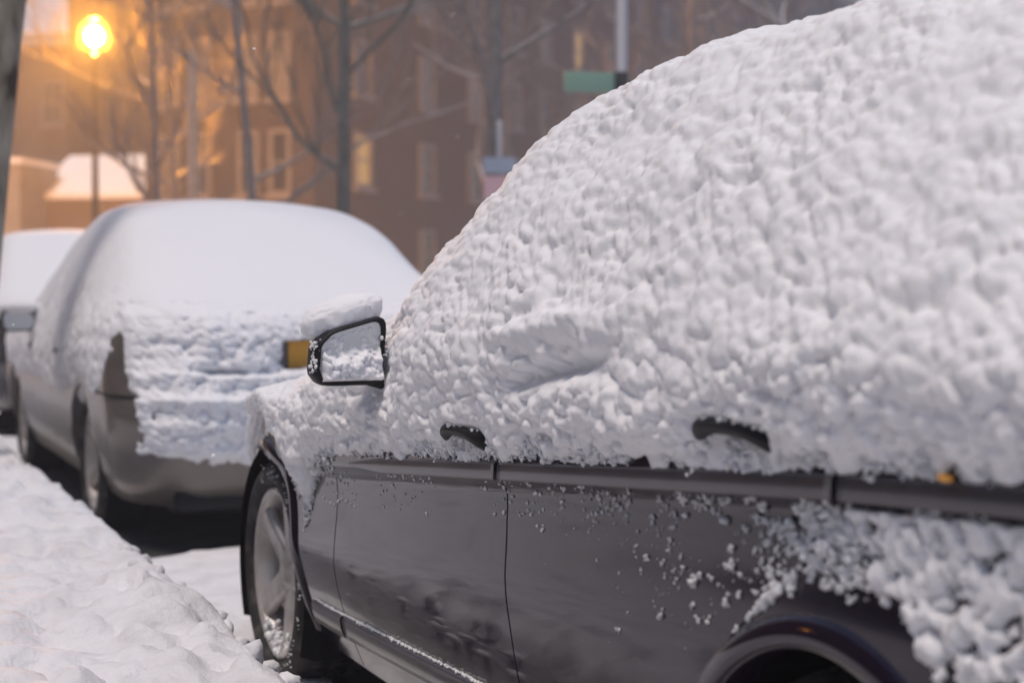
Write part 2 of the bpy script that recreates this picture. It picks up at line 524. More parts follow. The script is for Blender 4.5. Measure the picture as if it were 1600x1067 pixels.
def make_wheel(cx, cy, parent, matl=None, r=TR, out=-1, name="wheel"):
    """tyre, rim with five spokes, hub; outer face looks along out*x"""
    s = out
    o = (cx, cy, r)
    rr = r * .765
    t = MB()
    t.lathe([(rr, s * .02), (rr + .012, s * .035), (r * .86, s * .052), (r * .945, s * .046), (r * .985, s * .030), (r, s * .012), (r, -s * .15), (r * .97, -s * .175), (rr, -s * .18)], 'x', o, 72)
    for k in range(64):              # tread blocks
        a = 2 * math.pi * k / 64
        for hx in (.0, -.055, -.11):
            c = (cx + s * hx - s * .03, cy + math.cos(a) * (r + .001), r + math.sin(a) * (r + .001))
            e = np.array([math.cos(a), math.sin(a)]); f = np.array([-e[1], e[0]])
            V = []
            for dx in (-.02, .02):
                for dr in (-.004, .004):
                    for dt in (-.010, .010):
                        V.append((c[0] + dx, c[1] + e[0] * dr + f[0] * dt, c[2] + e[1] * dr + f[1] * dt))
            t.add(V, [[0, 1, 3, 2], [4, 6, 7, 5], [0, 4, 5, 1], [2, 3, 7, 6], [0, 2, 6, 4], [1, 5, 7, 3]])
    wheel = t.build("tyre", M['rubber'], parent, True)
    wheel.name = name
    rim = MB()
    rim.lathe([(rr - .002, s * .018), (rr + .004, s * .030), (rr - .010, s * .036), (rr - .022, s * .024), (rr - .03, -s * .02), (rr - .045, -s * .14)], 'x', o, 72)
    rim.lathe([(.0, s * .012), (.034, s * .012), (.040, s * .004), (.075, -s * .004), (.082, -s * .03)], 'x', o, 40)
    for k in range(5):
        a = math.pi / 2 + .35 + 2 * math.pi * k / 5
        e = np.array([math.cos(a), math.sin(a)]); f = np.array([-e[1], e[0]])
        V = []
        st = [(.04, .043, .000), (.10, .036, .008), (.17, .034, .018), (rr - .016, .046, .026)]
        for rad, hw, dx in st:
            for tt, q in ((-hw, -.030), (-hw, -.006), (-hw * .62, 0), (hw * .62, 0), (hw, -.006), (hw, -.030)):
                V.append((cx + s * (dx + q), cy + e[0] * rad + f[0] * tt, r + e[1] * rad + f[1] * tt))
        rim.add(V, [list(map(int, q)) for q in grid_faces(4, 6)])
    rim.build("rim", matl or M['alloy'], wheel, True)
    d = MB(); d.lathe([(.02, -s * .06), (.15, -s * .06), (.15, -s * .09)], 'x', o, 40)
    d.build("brake_disc", M['dark_metal'], wheel)
    return wheel
make_wheel(1.255, WF, root)
make_wheel(1.255, WR, root)
for cy in (WF, WR):
    make_wheel(CX + .815, cy, root, out=1)

# crease trim strips
def trim_strip(y0, y1, parent, taper=False):
    n = 60
    y = np.linspace(y0, y1, n)
    V = []
    for i, q in enumerate(y):
        k = 1.0
        if taper: k = min(1.0, (1 - i / (n - 1)) * 3.0 + .05)
        z = float(strip_z(q)); x = float(side_x(q, z))
        for o, dz in ((.012, -.019), (-.006, -.018), (-.0075, -.014), (-.0062, .011), (-.003, .0155), (.014, .018)):
            V.append((x + .002 + o * (k if o < 0 else 1), q, z + dz * k))
    F = [list(map(int, f)) for f in grid_faces(n, 6)]
    F += [[0, 1, 2, 3, 4, 5], [(n - 1) * 6 + k for k in (5, 4, 3, 2, 1, 0)]]
    return mesh_np("trim_strip", V, F, M['trim'], parent)
trim_strip(2.823, 3.80, fdoor, True)
trim_strip(1.722, 2.806, rdoor)
trim_strip(.85, 1.709, quarter)
# sill moulding below the doors
sill_z = tab((1.9, .385), (3.0, .352), (3.98, .312))
def sill(y0, y1, parent):
    n = 40; V = []
    for q in np.linspace(y0, y1, n):
        z = float(sill_z(q)); x = float(side_x(q, z))
        for o, dz in ((.02, .012), (-.010, .010), (-.016, .002), (-.013, -.02), (-.004, -.045), (.02, -.05)):
            V.append((x + o, q, z + dz))
    F = [list(map(int, f)) for f in grid_faces(n, 6)]
    F += [[0, 1, 2, 3, 4, 5], [(n - 1) * 6 + k for k in (5, 4, 3, 2, 1, 0)]]
    return mesh_np("sill_moulding", V, F, M['trim'], parent)
sill(2.73, 3.825, fdoor); sill(2.16, 2.66, rdoor); sill(3.845, 4.10, fender)
# rocker panel below
n = 50; V = []
for q in np.linspace(2.1, 4.2, n):
    for x, z in ((1.27, .31), (1.25, .26), (1.25, .2), (1.30, .15), (1.5, .14)):
        V.append((x, q, z))
mesh_np("rocker", V, grid_faces(n, 5), M['paint'], root)

# door handles: bowed bar with thick ends
def handle(cy, cz, parent):
    L = .108
    mb = MB()
    pts, rad = [], []
    for t in np.linspace(-1, 1, 23):
        y = cy + t * L
        bow = 1 - abs(t) ** 3.2
        z = cz + .014 - (.0095 + .011 * abs(t) ** 2.6) - .004 * abs(t) ** 4
        x = float(side_x(y, cz)) + .012 - .038 * bow ** .5
        pts.append((x, y, z)); rad.append((.0095 + .011 * abs(t) ** 2.6))
    mb.tube(pts, rad, 14)
    o = mb.build("handle", M['black'], parent, True)
    return o
handle(2.975, .850, fdoor)
handle(1.955, .938, rdoor)
# amber bead added as the street lamp's glint on the strip's top edge
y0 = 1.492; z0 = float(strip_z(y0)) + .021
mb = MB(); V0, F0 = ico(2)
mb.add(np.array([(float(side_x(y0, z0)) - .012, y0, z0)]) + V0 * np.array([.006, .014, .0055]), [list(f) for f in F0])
mb.build("strip_glint", M['amber'], quarter, True)

# door mirror
def mirror(parent, c, outline, yaw, depth, rim=.011, matl=None):
    c = np.array(c); ca, sa = math.cos(yaw), math.sin(yaw)
    U = np.array([ca, sa, 0]); N = np.array([sa, -ca, 0])       # N points back towards the driver
    Z = np.array([0, 0, 1.0])
    def ring(k, off, shift=0.0):
        return [c + U * (u * k + shift) + Z * (v * k) + N * off for u, v in outline]
    n = len(outline)
    rings = [ring(1 - 2 * rim / .16, .004), ring(1 - rim / .16, .012), ring(1.0, .006), ring(1.03, -.008), ring(.99, -depth * .45), ring(.82, -depth * .85), ring(.45, -depth)]
    V = [p for r_ in rings for p in r_]
    F = []
    for i in range(len(rings) - 1):
        for k in range(n): F.append([i * n + k, i * n + (k + 1) % n, (i + 1) * n + (k + 1) % n, (i + 1) * n + k])
    F.append([(len(rings) - 1) * n + k for k in range(n)])
    hs = mesh_np("side_mirror", V, F, matl or M['black'], parent)
    g = ring(1 - 2 * rim / .16 + .01, .002)
    mesh_np("mirror_glass", g, [list(range(n))], M['mirror'], hs, False)
    return hs
def round_poly(pts, r=.25, n=5):
    out = []
    m = len(pts)
    for i in range(m):
        a, b, d = np.array(pts[i - 1]), np.array(pts[i]), np.array(pts[(i + 1) % m])
        p, q = b + (a - b) * r, b + (d - b) * r
        for t in np.linspace(0, 1, n):
            out.append(tuple((1 - t) ** 2 * p + 2 * t * (1 - t) * b + t * t * q))
    return out
mo = round_poly([(.086, .078), (-.050, .043), (-.082, .012), (-.088, -.052), (-.068, -.076), (.074, -.077)], .22)
MC = (1.10, 3.46, .996)
hs = mirror(root, MC, mo, R(6), .095)
mb = MB(); mb.tube([(1.15, 3.49, .935), (1.2, 3.51, .925), (1.26, 3.52, .92)], [.02, .024, .03], 10)
mb.build("mirror_arm", M['black'], hs, True)

# ------------------------------------------------------------------ snow on the near car
sn_zt = tab((.55, .98), (.8, 1.10), (1.2, 1.34), (1.6, 1.50), (2.03, 1.555), (2.57, 1.552), (2.885, 1.512), (3.11, 1.44), (3.28, 1.33), (3.42, 1.215), (3.62, 1.10), (3.8, 1.02), (3.95, .975), (4.2, .93), (4.54, .862), (4.8, .80), (5.05, .72), (5.3, .58))
sn_xt = tab((.55, 1.40), (1.2, 1.50), (2.03, 1.50), (2.57, 1.485), (2.885, 1.46), (3.11, 1.41), (3.28, 1.36), (3.42, 1.32), (3.62, 1.305), (3.95, 1.32), (4.54, 1.30), (4.9, 1.36), (5.3, 1.62))
sn_zc = tab((.55, 1.05), (1.2, 1.45), (1.6, 1.60), (2.03, 1.65), (2.6, 1.65), (3.0, 1.58), (3.3, 1.47), (3.6, 1.32), (3.95, 1.13), (4.2, 1.04), (4.6, .98), (5.0, .86), (5.3, .66))

def edge_z(y):
    """lower edge of the snow on the side"""
    e = strip_z(y) + .030
    f = sstep(3.86, 4.02, y)
    e = e * (1 - f) + .70 * f
    dip = np.exp(-((y - 4.13) / .055) ** 2)
    e = e - .15 * dip
    dd = (ARCH + .082) ** 2 - (y - WF) ** 2
    over = WZ + np.sqrt(np.maximum(dd, 0))
    g = sstep(4.17, 4.24, y)
    e = e * (1 - g) + np.maximum(over, .45) * g
    return e

def near_snow():
    dy = .0055
    y = np.arange(.62, 5.24, dy)
    ny = len(y)
    y = y + 0
    nz = fbm(np.stack([y * 9, y * 0, y * 0], 1), 3) - .5
    nf = fbm(np.stack([y * 34, y * 0 + 5, y * 0], 1), 4, 2) - .5
    ze = edge_z(y) + .030 * nz + .034 * nf + .020
    def sx(z): return side_x(y, z)
    bz = belt_z(y)
    zt, xt, zc = sn_zt(y), sn_xt(y), sn_zc(y)
    cabin = sstep(4.1, 3.8, y)            # 1 where there is a greenhouse
    zb = np.maximum(bz + .05 * cabin, ze + .06)
    zb = np.minimum(zb, zt - .02)
    A = (sx(ze - .08) + .024, ze - .08)
    B = (sx(ze) - .003, ze)
    zC = ze + (zb - ze) * .45
    C = (sx(zC) - .028, zC)
    D = (np.minimum(sx(np.minimum(zb, bz)) - .040, xt - .01), zb)
    Dm = (D[0] * .55 + xt * .45 - .020 * cabin, D[1] * .5 + zt * .5)
    E = (xt, zt)
    E2 = (xt + .14, zt + (zc - zt) * .52)
    Fc = (np.full(ny, CX), zc)
    hx = 2 * CX
    E3 = (hx - E2[0], E2[1]); E4 = (hx - E[0], E[1]); D2 = (hx - D[0], D[1]); A2 = (hx - A[0] + .0, A[1] + .05)
    keys = [A, B, C, D, Dm, E, E2, Fc, E3, E4, D2, A2]
    K = np.array([[k[0], k[1]] for k in keys])            # (12,2,ny)
    # resample: fine on the visible side, coarse beyond the roof edge
    seg = [14, 24, 24, 44, 46, 34, 24, 18, 8, 14, 8]
    tt = np.concatenate([i + np.linspace(0, 1, s, endpoint=False) for i, s in enumerate(seg)] + [[11.0]])
    i0 = np.minimum(tt.astype(int), 10); f = tt - i0
    P = K[i0] * (1 - f)[:, None, None] + K[i0 + 1] * f[:, None, None]   # (nv,2,ny)
    # round the corners (not the first rows that hug the panel)
    ker = np.ones(15) / 15.
    Q = P.copy()
    for _ in range(2):
        pad = np.concatenate([np.repeat(Q[:1], 7, 0), Q, np.repeat(Q[-1:], 7, 0)])
        S = sum(pad[k:k + len(Q)] for k in range(15)) / 15.
        wgt = sstep(1.2, 2.2, tt)[:, None, None]
        Q = Q * (1 - wgt) + S * wgt
    # smooth along the car
    padw = 9
    pad = np.concatenate([np.repeat(Q[:, :, :1], padw, 2), Q, np.repeat(Q[:, :, -1:], padw, 2)], 2)
    Sy = sum(pad[:, :, k:k + ny] for k in range(2 * padw + 1)) / (2 * padw + 1)
    wgt = sstep(2.2, 3.2, tt)[:, None, None]
    Q = Q * (1 - wgt) + Sy * wgt
    nv = len(tt)
    X, Z = Q[:, 0], Q[:, 1]
    Y = np.broadcast_to(y, (nv, ny))
    # smooth normals
    Pt = np.stack([X, Y, Z], -1)
    du = np.gradient(Pt, axis=0); dv = np.gradient(Pt, axis=1)
    N = np.cross(du, dv); N /= np.linalg.norm(N, axis=-1, keepdims=True) + 1e-9
    if N[nv // 4, ny // 2, 0] > 0: N = -N
    p = Pt.reshape(-1, 3)
    T = np.broadcast_to(tt[:, None], (nv, ny)).ravel()
    # lump size grows towards the rear door where the wet snow clotted
    pl = p.copy()
    yk = np.linspace(0, 6, 200); pl[:, 1] = np.interp(p[:, 1], yk, np.cumsum(np.interp(yk, [1.4, 2.4, 3.6, 4.4], [.78, .62, .46, .55])) * (yk[1] - yk[0]))
    L1 = lumps(pl, ((.040, .50), (.021, .38), (.0115, .12)), 1, .006, 1.12)
    L2 = lumps(pl, ((.028, .50), (.0150, .38), (.0085, .12)), 5, .005, 1.12)
    mixn = sstep(.38, .62, fbm(p * 6.5, 42, 2))
    calm = .88 + .36 * sstep(.34, .66, fbm(p * np.array([3.5, 3.5, 6.]), 43, 2))
    L1 = (L1 * mixn + L2 * (1 - mixn)) * calm + .66 * (1 - calm) - .14
    big = fbm(p * 5.0, 40, 3) - .5
    mid = fbm(p * np.array([9., 7., 16.]), 60, 3) - .5
    amp = np.interp(T, [0, 1, 1.6, 3, 4, 5, 6, 7, 11], [.078, .078, .076, .068, .060, .052, .038, .018, .014])
    amp = amp * np.interp(p[:, 1], [1.3, 2.3, 3.2, 4.0, 5.0], [1.18, 1.08, .88, .85, .7])
    disp = amp * (L1 - .50) + .042 * big * sstep(1.0, 3, T) + .016 * mid
    # thin out towards the lower edge
    thin = np.interp(T, [0, .6, 1.0, 1.5, 2.2], [-.018, -.012, -.005, .002, .0])
    disp = disp + thin
    # hollow at the window sill
    yy, zz = p[:, 1], p[:, 2]
    vis = sstep(6.5, 5.5, T)
    hx_ = (yy - 2.60) / .19; hz = (zz - (1.000 + (2.62 - yy) * .13) + .008 * (mid * 2)) / .022
    hx_ = hx_ + 1.6 * (L1 - .5); hz = hz + 2.2 * (L1 - .5) + .5 * hx_ ** 2
    hol = np.exp(-(np.abs(hx_) ** 3) - np.abs(hz) ** 2.6) * vis
    disp = disp * (1 - .7 * hol) - .042 * hol
    lip = np.exp(-(np.abs((yy - 2.58) / .20) ** 3) - ((zz - (1.056 + (2.6 - yy) * .13)) / .022) ** 2) * vis
    disp = disp + .024 * lip
    # pockets round the door handles
    for cy, cz in ((2.975, .850), (1.955, .938)):
        e = np.exp(-(np.abs((yy - cy) / .108) ** 4) - (np.abs((zz - cz + .016) / .036) ** 4)) * (T < 4)
        depth = (side_x(yy, zz) + .004 - p[:, 0])
        # flat filled cup
        tgt = -(p[:, 0] * 0) + (-(depth * -1)) * 0 - (side_x(yy, zz) - .007 - p[:, 0])
        disp = disp * (1 - e) + e * tgt
    # room behind the door mirror
    mr = np.exp(-(np.abs((yy - 3.50) / .13) ** 3) - (np.abs((zz - .985) / .105) ** 4)) * (T < 6)
    disp = disp - .034 * mr
    # crease between the bonnet and the wing
    cr = np.exp(-((zz - .85) / .02) ** 2) * sstep(3.95, 4.1, yy) * sstep(4.6, 4.3, yy) * (T < 6)
    disp = disp - .012 * cr
    V = p + N.reshape(-1, 3) * disp[:, None]
    # drop what lies well inside the panel
    ins = (V[:, 0] > side_x(V[:, 1], V[:, 2]) + .006) & (T < 2)
    ins = ins.reshape(nv, ny)
    keep = ~(ins[:-1, :-1] & ins[1:, :-1] & ins[:-1, 1:] & ins[1:, 1:])
    # leave the wheel opening clear
    arch = np.hypot(V[:, 1] - WF, V[:, 2] - WZ) < ARCH + .050
    arch = (arch & (T < 4)).reshape(nv, ny)
    keep &= ~(arch[:-1, :-1] | arch[1:, 1:])
    return compact(V, grid_faces(nv, ny, keep))

def clots(P, rd, k=6, sub=1):
    """each lump is a ragged cluster pressed on the panel"""
    Q = np.repeat(P, k, 0); r = np.repeat(rd, k)
    o = rng.normal(0, 1, (len(Q), 3)) * r[:, None] * np.array([.22, .62, .52])
    rr = r * rng.uniform(.22, .68, len(Q))
    Q = Q + o
    Q[:, 0] = np.minimum(Q[:, 0], side_x(Q[:, 1], Q[:, 2]) - .15 * rr)
    return blob_arrays(Q, rr, sub, .5)
parts = [near_snow()]
# clots hanging at the lower edge
def edge_clots(n, y0, y1, rmin, rmax, spread, dz0=0.0):
    y = rng.uniform(y0, y1, n); u = rng.random(n)
    cl = fbm(np.stack([y * 16, y * 0 + 3, y * 0], 1), 8)
    y = y[cl > .38]; u = u[cl > .38]
    z = edge_z(y) + dz0 - spread * (u ** 2.2) + rng.normal(0, .006, len(y))
    rad = rmin + (rmax - rmin) * rng.random(len(y)) ** 2 * (1 - .6 * u)
    x = side_x(y, z) - rad * .55
    ok = np.hypot(y - WF, z - WZ) > ARCH + .045
    return clots(np.stack([x, y, z], 1)[ok], rad[ok] * 1.15, 5)
parts.append(edge_clots(1500, 1.3, 2.8, .004, .014, .030, .024))
parts.append(edge_clots(1500, 2.7, 3.9, .003, .011, .030, .024))
parts.append(edge_clots(420, 3.85, 4.28, .003, .009, .06, .015))
# clotted lumps on the rear quarter, thinning over the rear door
def quarter_field(n, dens, rmin, rmax, big, thr):
    y = rng.uniform(.95, 2.85, n); z = rng.uniform(.50, .90, n)
    top = strip_z(y) - .020
    r_arch = np.hypot(y - WR, z - WZ)
    d = dens(y, z, top, r_arch)
    cl = fbm(np.stack([y * 13, z * 13, y * 0], 1), 21)
    d = d * np.clip((cl - thr) * 5, 0, 1.3)
    ok = (rng.random(n) < d) & (z < top - .004)
    y, z = y[ok], z[ok]
    rad = rmin + (rmax - rmin) * rng.random(len(y)) ** big
    rad = rad * np.interp(y, [1.8, 2.4], [1, .42])
    x = side_x(y, z) - rad * .45
    return np.stack([x, y, z], 1), rad
def dens_main(y, z, top, ra):
    inside = sstep(1.90, 1.80, y + .25 * np.maximum(.80 - z, 0)) * sstep(ARCH + .062, ARCH + .085, ra)
    return inside
def quarter_snow():
    gy, gz = np.meshgrid(np.arange(1.0, 2.05, .0045), np.arange(.48, .91, .0045), indexing='ij'); sh = gy.shape
    y, z = gy.ravel(), gz.ravel(); q = np.stack([y * 0 + .3, y, z], 1)
    L = lumps(q, ((.046, .40), (.026, .36), (.013, .24)), 200, .012)
    patch = fbm(q * 7.5, 210, 3)
    cover = dens_main(y, z, strip_z(y) - .02, np.hypot(y - WR, z - WZ)) * sstep(strip_z(y) - .016, strip_z(y) - .030, z)
    h = .060 * (L - np.maximum(.69, .72 + 2.2 * (.47 - patch))) - .05 * (1 - cover)
    h = np.where(h > 0, np.sqrt(np.maximum(h, 0) * .034), h)
    V = np.stack([side_x(y, z) - h, y, z], 1)
    ok = (h > -.004).reshape(sh)
    kp = ok[:-1, :-1] | ok[1:, 1:] | ok[1:, :-1] | ok[:-1, 1:]
    return compact(V, grid_faces(*sh, kp))
parts.append(quarter_snow())
def dens_sparse(y, z, top, ra):
    h = top - z
    a = np.exp(-h / np.interp(y, [1.9, 2.3, 2.7], [.10, .055, .018])) * np.interp(y, [1.8, 2.2, 2.5, 2.8], [1, .75, .35, .08])
    return a * sstep(ARCH + .07, ARCH + .10, ra)
P, rd = quarter_field(2000, dens_main, .002, .013, 2.2, .47)
parts.append(clots(P, rd, 7, 2))
P2 = np.repeat(P, 2, 0) + rng.normal(0, 1, (len(P) * 2, 3)) * np.repeat(rd, 2)[:, None] * .75
r2 = np.repeat(rd, 2) * rng.uniform(.25, .6, len(P2))
P2[:, 0] = np.minimum(P2[:, 0], side_x(P2[:, 1], P2[:, 2]) - .2 * r2)
okq = np.hypot(P2[:, 1] - WR, P2[:, 2] - WZ) > ARCH + .065
parts.append(blob_arrays(P2[okq], r2[okq], 2, .3))
P, rd = quarter_field(17000, dens_sparse, .0010, .0095, 2.6, .34)
parts.append(clots(P, rd, 6, 1))
for cy, cz in ((2.975, .850), (1.955, .938)):          # crumbs lying on the handles
    n = 60; yy = cy + rng.uniform(-.10, .10, n); ok = fbm(np.stack([yy * 40, yy * 0, yy * 0], 1), 3) > .46; yy = yy[ok]
    zz = cz + .016 - .006 * ((yy - cy) / .1) ** 2
    parts.append(blob_arrays(np.stack([side_x(yy, zz) - .016 + rng.normal(0, .006, len(yy)), yy, zz], 1), rng.uniform(.002, .008, len(yy)), 2, .4))
V, F = join_arrays(parts)
tag(mesh_np("snow_cover", V, F, M['snow']), "clotted wet snow caked over the roof, windows and upper doors of the dark grey sedan", "snow", None, "stuff")

# loose specks on the doors, snow in the seam, on the sill, on the mirror and in the wheel
parts = []
y = rng.uniform(2.4, 4.0, 260); z = strip_z(y) - .02 - rng.random(260) ** 1.6 * .085
ok = fbm(np.stack([y * 8, z * 8, y * 0], 1), 5) > .47
y, z = y[ok], z[ok]
parts.append(blob_arrays(np.stack([side_x(y, z) - .0008, y, z], 1), rng.uniform(.0012, .0042, len(y)), 1, .2))
zz = np.sort(rng.uniform(.655, .755, 46)); yy = seam3(zz) + rng.normal(0, .0025, 46)
parts.append(blob_arrays(np.stack([side_x(yy, zz) - .001, yy, zz], 1), (.002 + .007 * rng.random(46) ** 1.5) * np.linspace(.6, 1.2, 46), 2, .5))
yy = np.concatenate([np.linspace(2.2, 4.09, 520)]); zz = sill_z(yy) + .013
parts.append(blob_arrays(np.stack([side_x(yy, zz) - .002 + rng.normal(0, .002, len(yy)), yy, zz], 1), rng.uniform(.002, .0052, len(yy)), 1, .25))
a = rng.uniform(-1.3, 1.9, 110); r_ = .262 + .052 * rng.random(110)
parts.append(blob_arrays(np.stack([np.full(110, 1.206) + rng.normal(0, .002, 110), WF - np.cos(a) * r_, WZ + np.sin(a) * r_], 1), rng.uniform(.0010, .0036, 110), 1, .25))
a = rng.uniform(-2.2, -.9, 160); r_ = .236 - rng.random(160) ** 2 * .05
parts.append(blob_arrays(np.stack([1.245 + rng.uniform(-.02, .02, 160), WF + np.cos(a) * r_, WZ + np.sin(a) * r_], 1), rng.uniform(.004, .010, 160), 2, .3))
tag(mesh_np("snow_specks", *join_arrays(parts), M['snow']), "loose crumbs of snow on the dark doors, seam and sill of the nearest sedan", "snow", None, "stuff")

def lump_patch(cen, rad, sub=5, amp=.12, seed=3, sc=(.03, .016), flat=None):
    V0, F0 = ico(sub)
    V = V0 * np.array(rad)
    h = lumps(V + 10, ((sc[0], .5), (sc[1], .5)), seed, .004)
    V = V + V0 * ((h - .5) * amp * min(rad) * 2.2)[:, None]
    if flat is not None: V[:, 2] = np.where(V[:, 2] < flat, flat, V[:, 2])
    return V + np.array(cen), F0
mp = []
ca, sa = math.cos(R(6)), math.sin(R(6))
def mloc(u, v, d): return np.array(MC) + np.array([ca * u + sa * d, sa * u - ca * d, v])
# cap of snow over the housing, sloping like its top edge
V0, F0 = ico(5)
h = lumps(V0 * .1 + 4, ((.04, .5), (.018, .5)), 9, .003)
Vc = V0 * np.array([.088, .050, .036]) * (1 + .16 * (h - .5))[:, None]
Vc[:, 2] += Vc[:, 0] * .26 + np.where(V0[:, 2] > 0, .014, -.002)
mp.append((Vc + mloc(.004, .068, -.056), F0))
# snow packed on the lower half of the glass and thin frost above
gu, gv = np.meshgrid(np.linspace(-.074, .073, 70), np.linspace(-.069, .060, 62), indexing='ij')
gp = np.stack([gu.ravel(), gv.ravel(), gu.ravel() * 0], 1)
gh = lumps(gp + 7, ((.022, .5), (.011, .5)), 31, .004)
gnz = fbm(gp * 45 + 3, 32, 3) - .5
ht = .026 * sstep(.002, -.030, gv.ravel() + .05 * gnz) * (1 + .5 * (gh - .5)) + .016 * (gh - .52) - .003 + .010 * gnz
edge = np.minimum.reduce([(.074 - np.abs(gu.ravel())), gv.ravel() + .070, .056 + .25 * (gu.ravel() - .06) - gv.ravel() + .004])
ht = np.where(edge < .0, -.01, ht * np.clip(edge / .008, .1, 1))
gV = np.array([mloc(a, b, c) for a, b, c in zip(gu.ravel(), gv.ravel(), ht)])
kp = (ht > -.005).reshape(70, 62)
mp.append(compact(gV, grid_faces(70, 62, kp[:-1, :-1] & kp[1:, 1:] & kp[1:, :-1] & kp[:-1, 1:])[:, ::-1]))
crumbs = np.array([mloc(-.085 + rng.normal(0, .004), rng.uniform(-.05, .02), rng.uniform(-.02, .01)) for _ in range(60)]
                  + [mloc(rng.uniform(-.05, .08), 0, .012) + np.array([0, 0, 0]) for _ in range(0)]
                  + [mloc(.078 + rng.normal(0, .003), rng.uniform(-.05, .05), .010) for _ in range(8)])
mp.append(blob_arrays(crumbs, rng.uniform(.0015, .0045, len(crumbs)), 2, .3))
tag(mesh_np("mirror_snow", *join_arrays(mp), M['snow']), "cap of snow on the black door mirror and packed across its glass", "snow", None, "stuff")

# ------------------------------------------------------------------ the cars ahead: rounded sedans built as stacked outlines
def outline(hw, y0, y1, rf, rr, n=10):
    """rounded rectangle, rear at y0, front at y1"""
    P = []
    for cx, cy, r, a0 in ((hw - rr[0], y0 + rr[1], rr, -90), (hw - rf[0], y1 - rf[1], rf, 0), (-hw + rf[0], y1 - rf[1], rf, 90), (-hw + rr[0], y0 + rr[1], rr, 180)):
        for k in range(n + 1):
            a = R(a0 + 90 * k / n)
            P.append((cx + r[0] * math.cos(a), cy + r[1] * math.sin(a)))
    out = []
    m = len(P)
    for i in range(m):                                   # subdivide the long straights
        a, b = np.array(P[i]), np.array(P[(i + 1) % m])
        k = max(1, int(np.linalg.norm(b - a) / .12))
        for t in range(k): out.append(tuple(a + (b - a) * t / k))
    return out

def boolean_cut(o, cutters):
    for c in cutters:
        md = o.modifiers.new("cut", 'BOOLEAN'); md.operation = 'DIFFERENCE'; md.object = c; md.solver = 'EXACT'
    bpy.context.view_layer.update()
    dg = bpy.context.evaluated_depsgraph_get()
    me = bpy.data.meshes.new_from_object(o.evaluated_get(dg))
    o.modifiers.clear(); o.data = me
    for c in cutters: bpy.data.objects.remove(c)

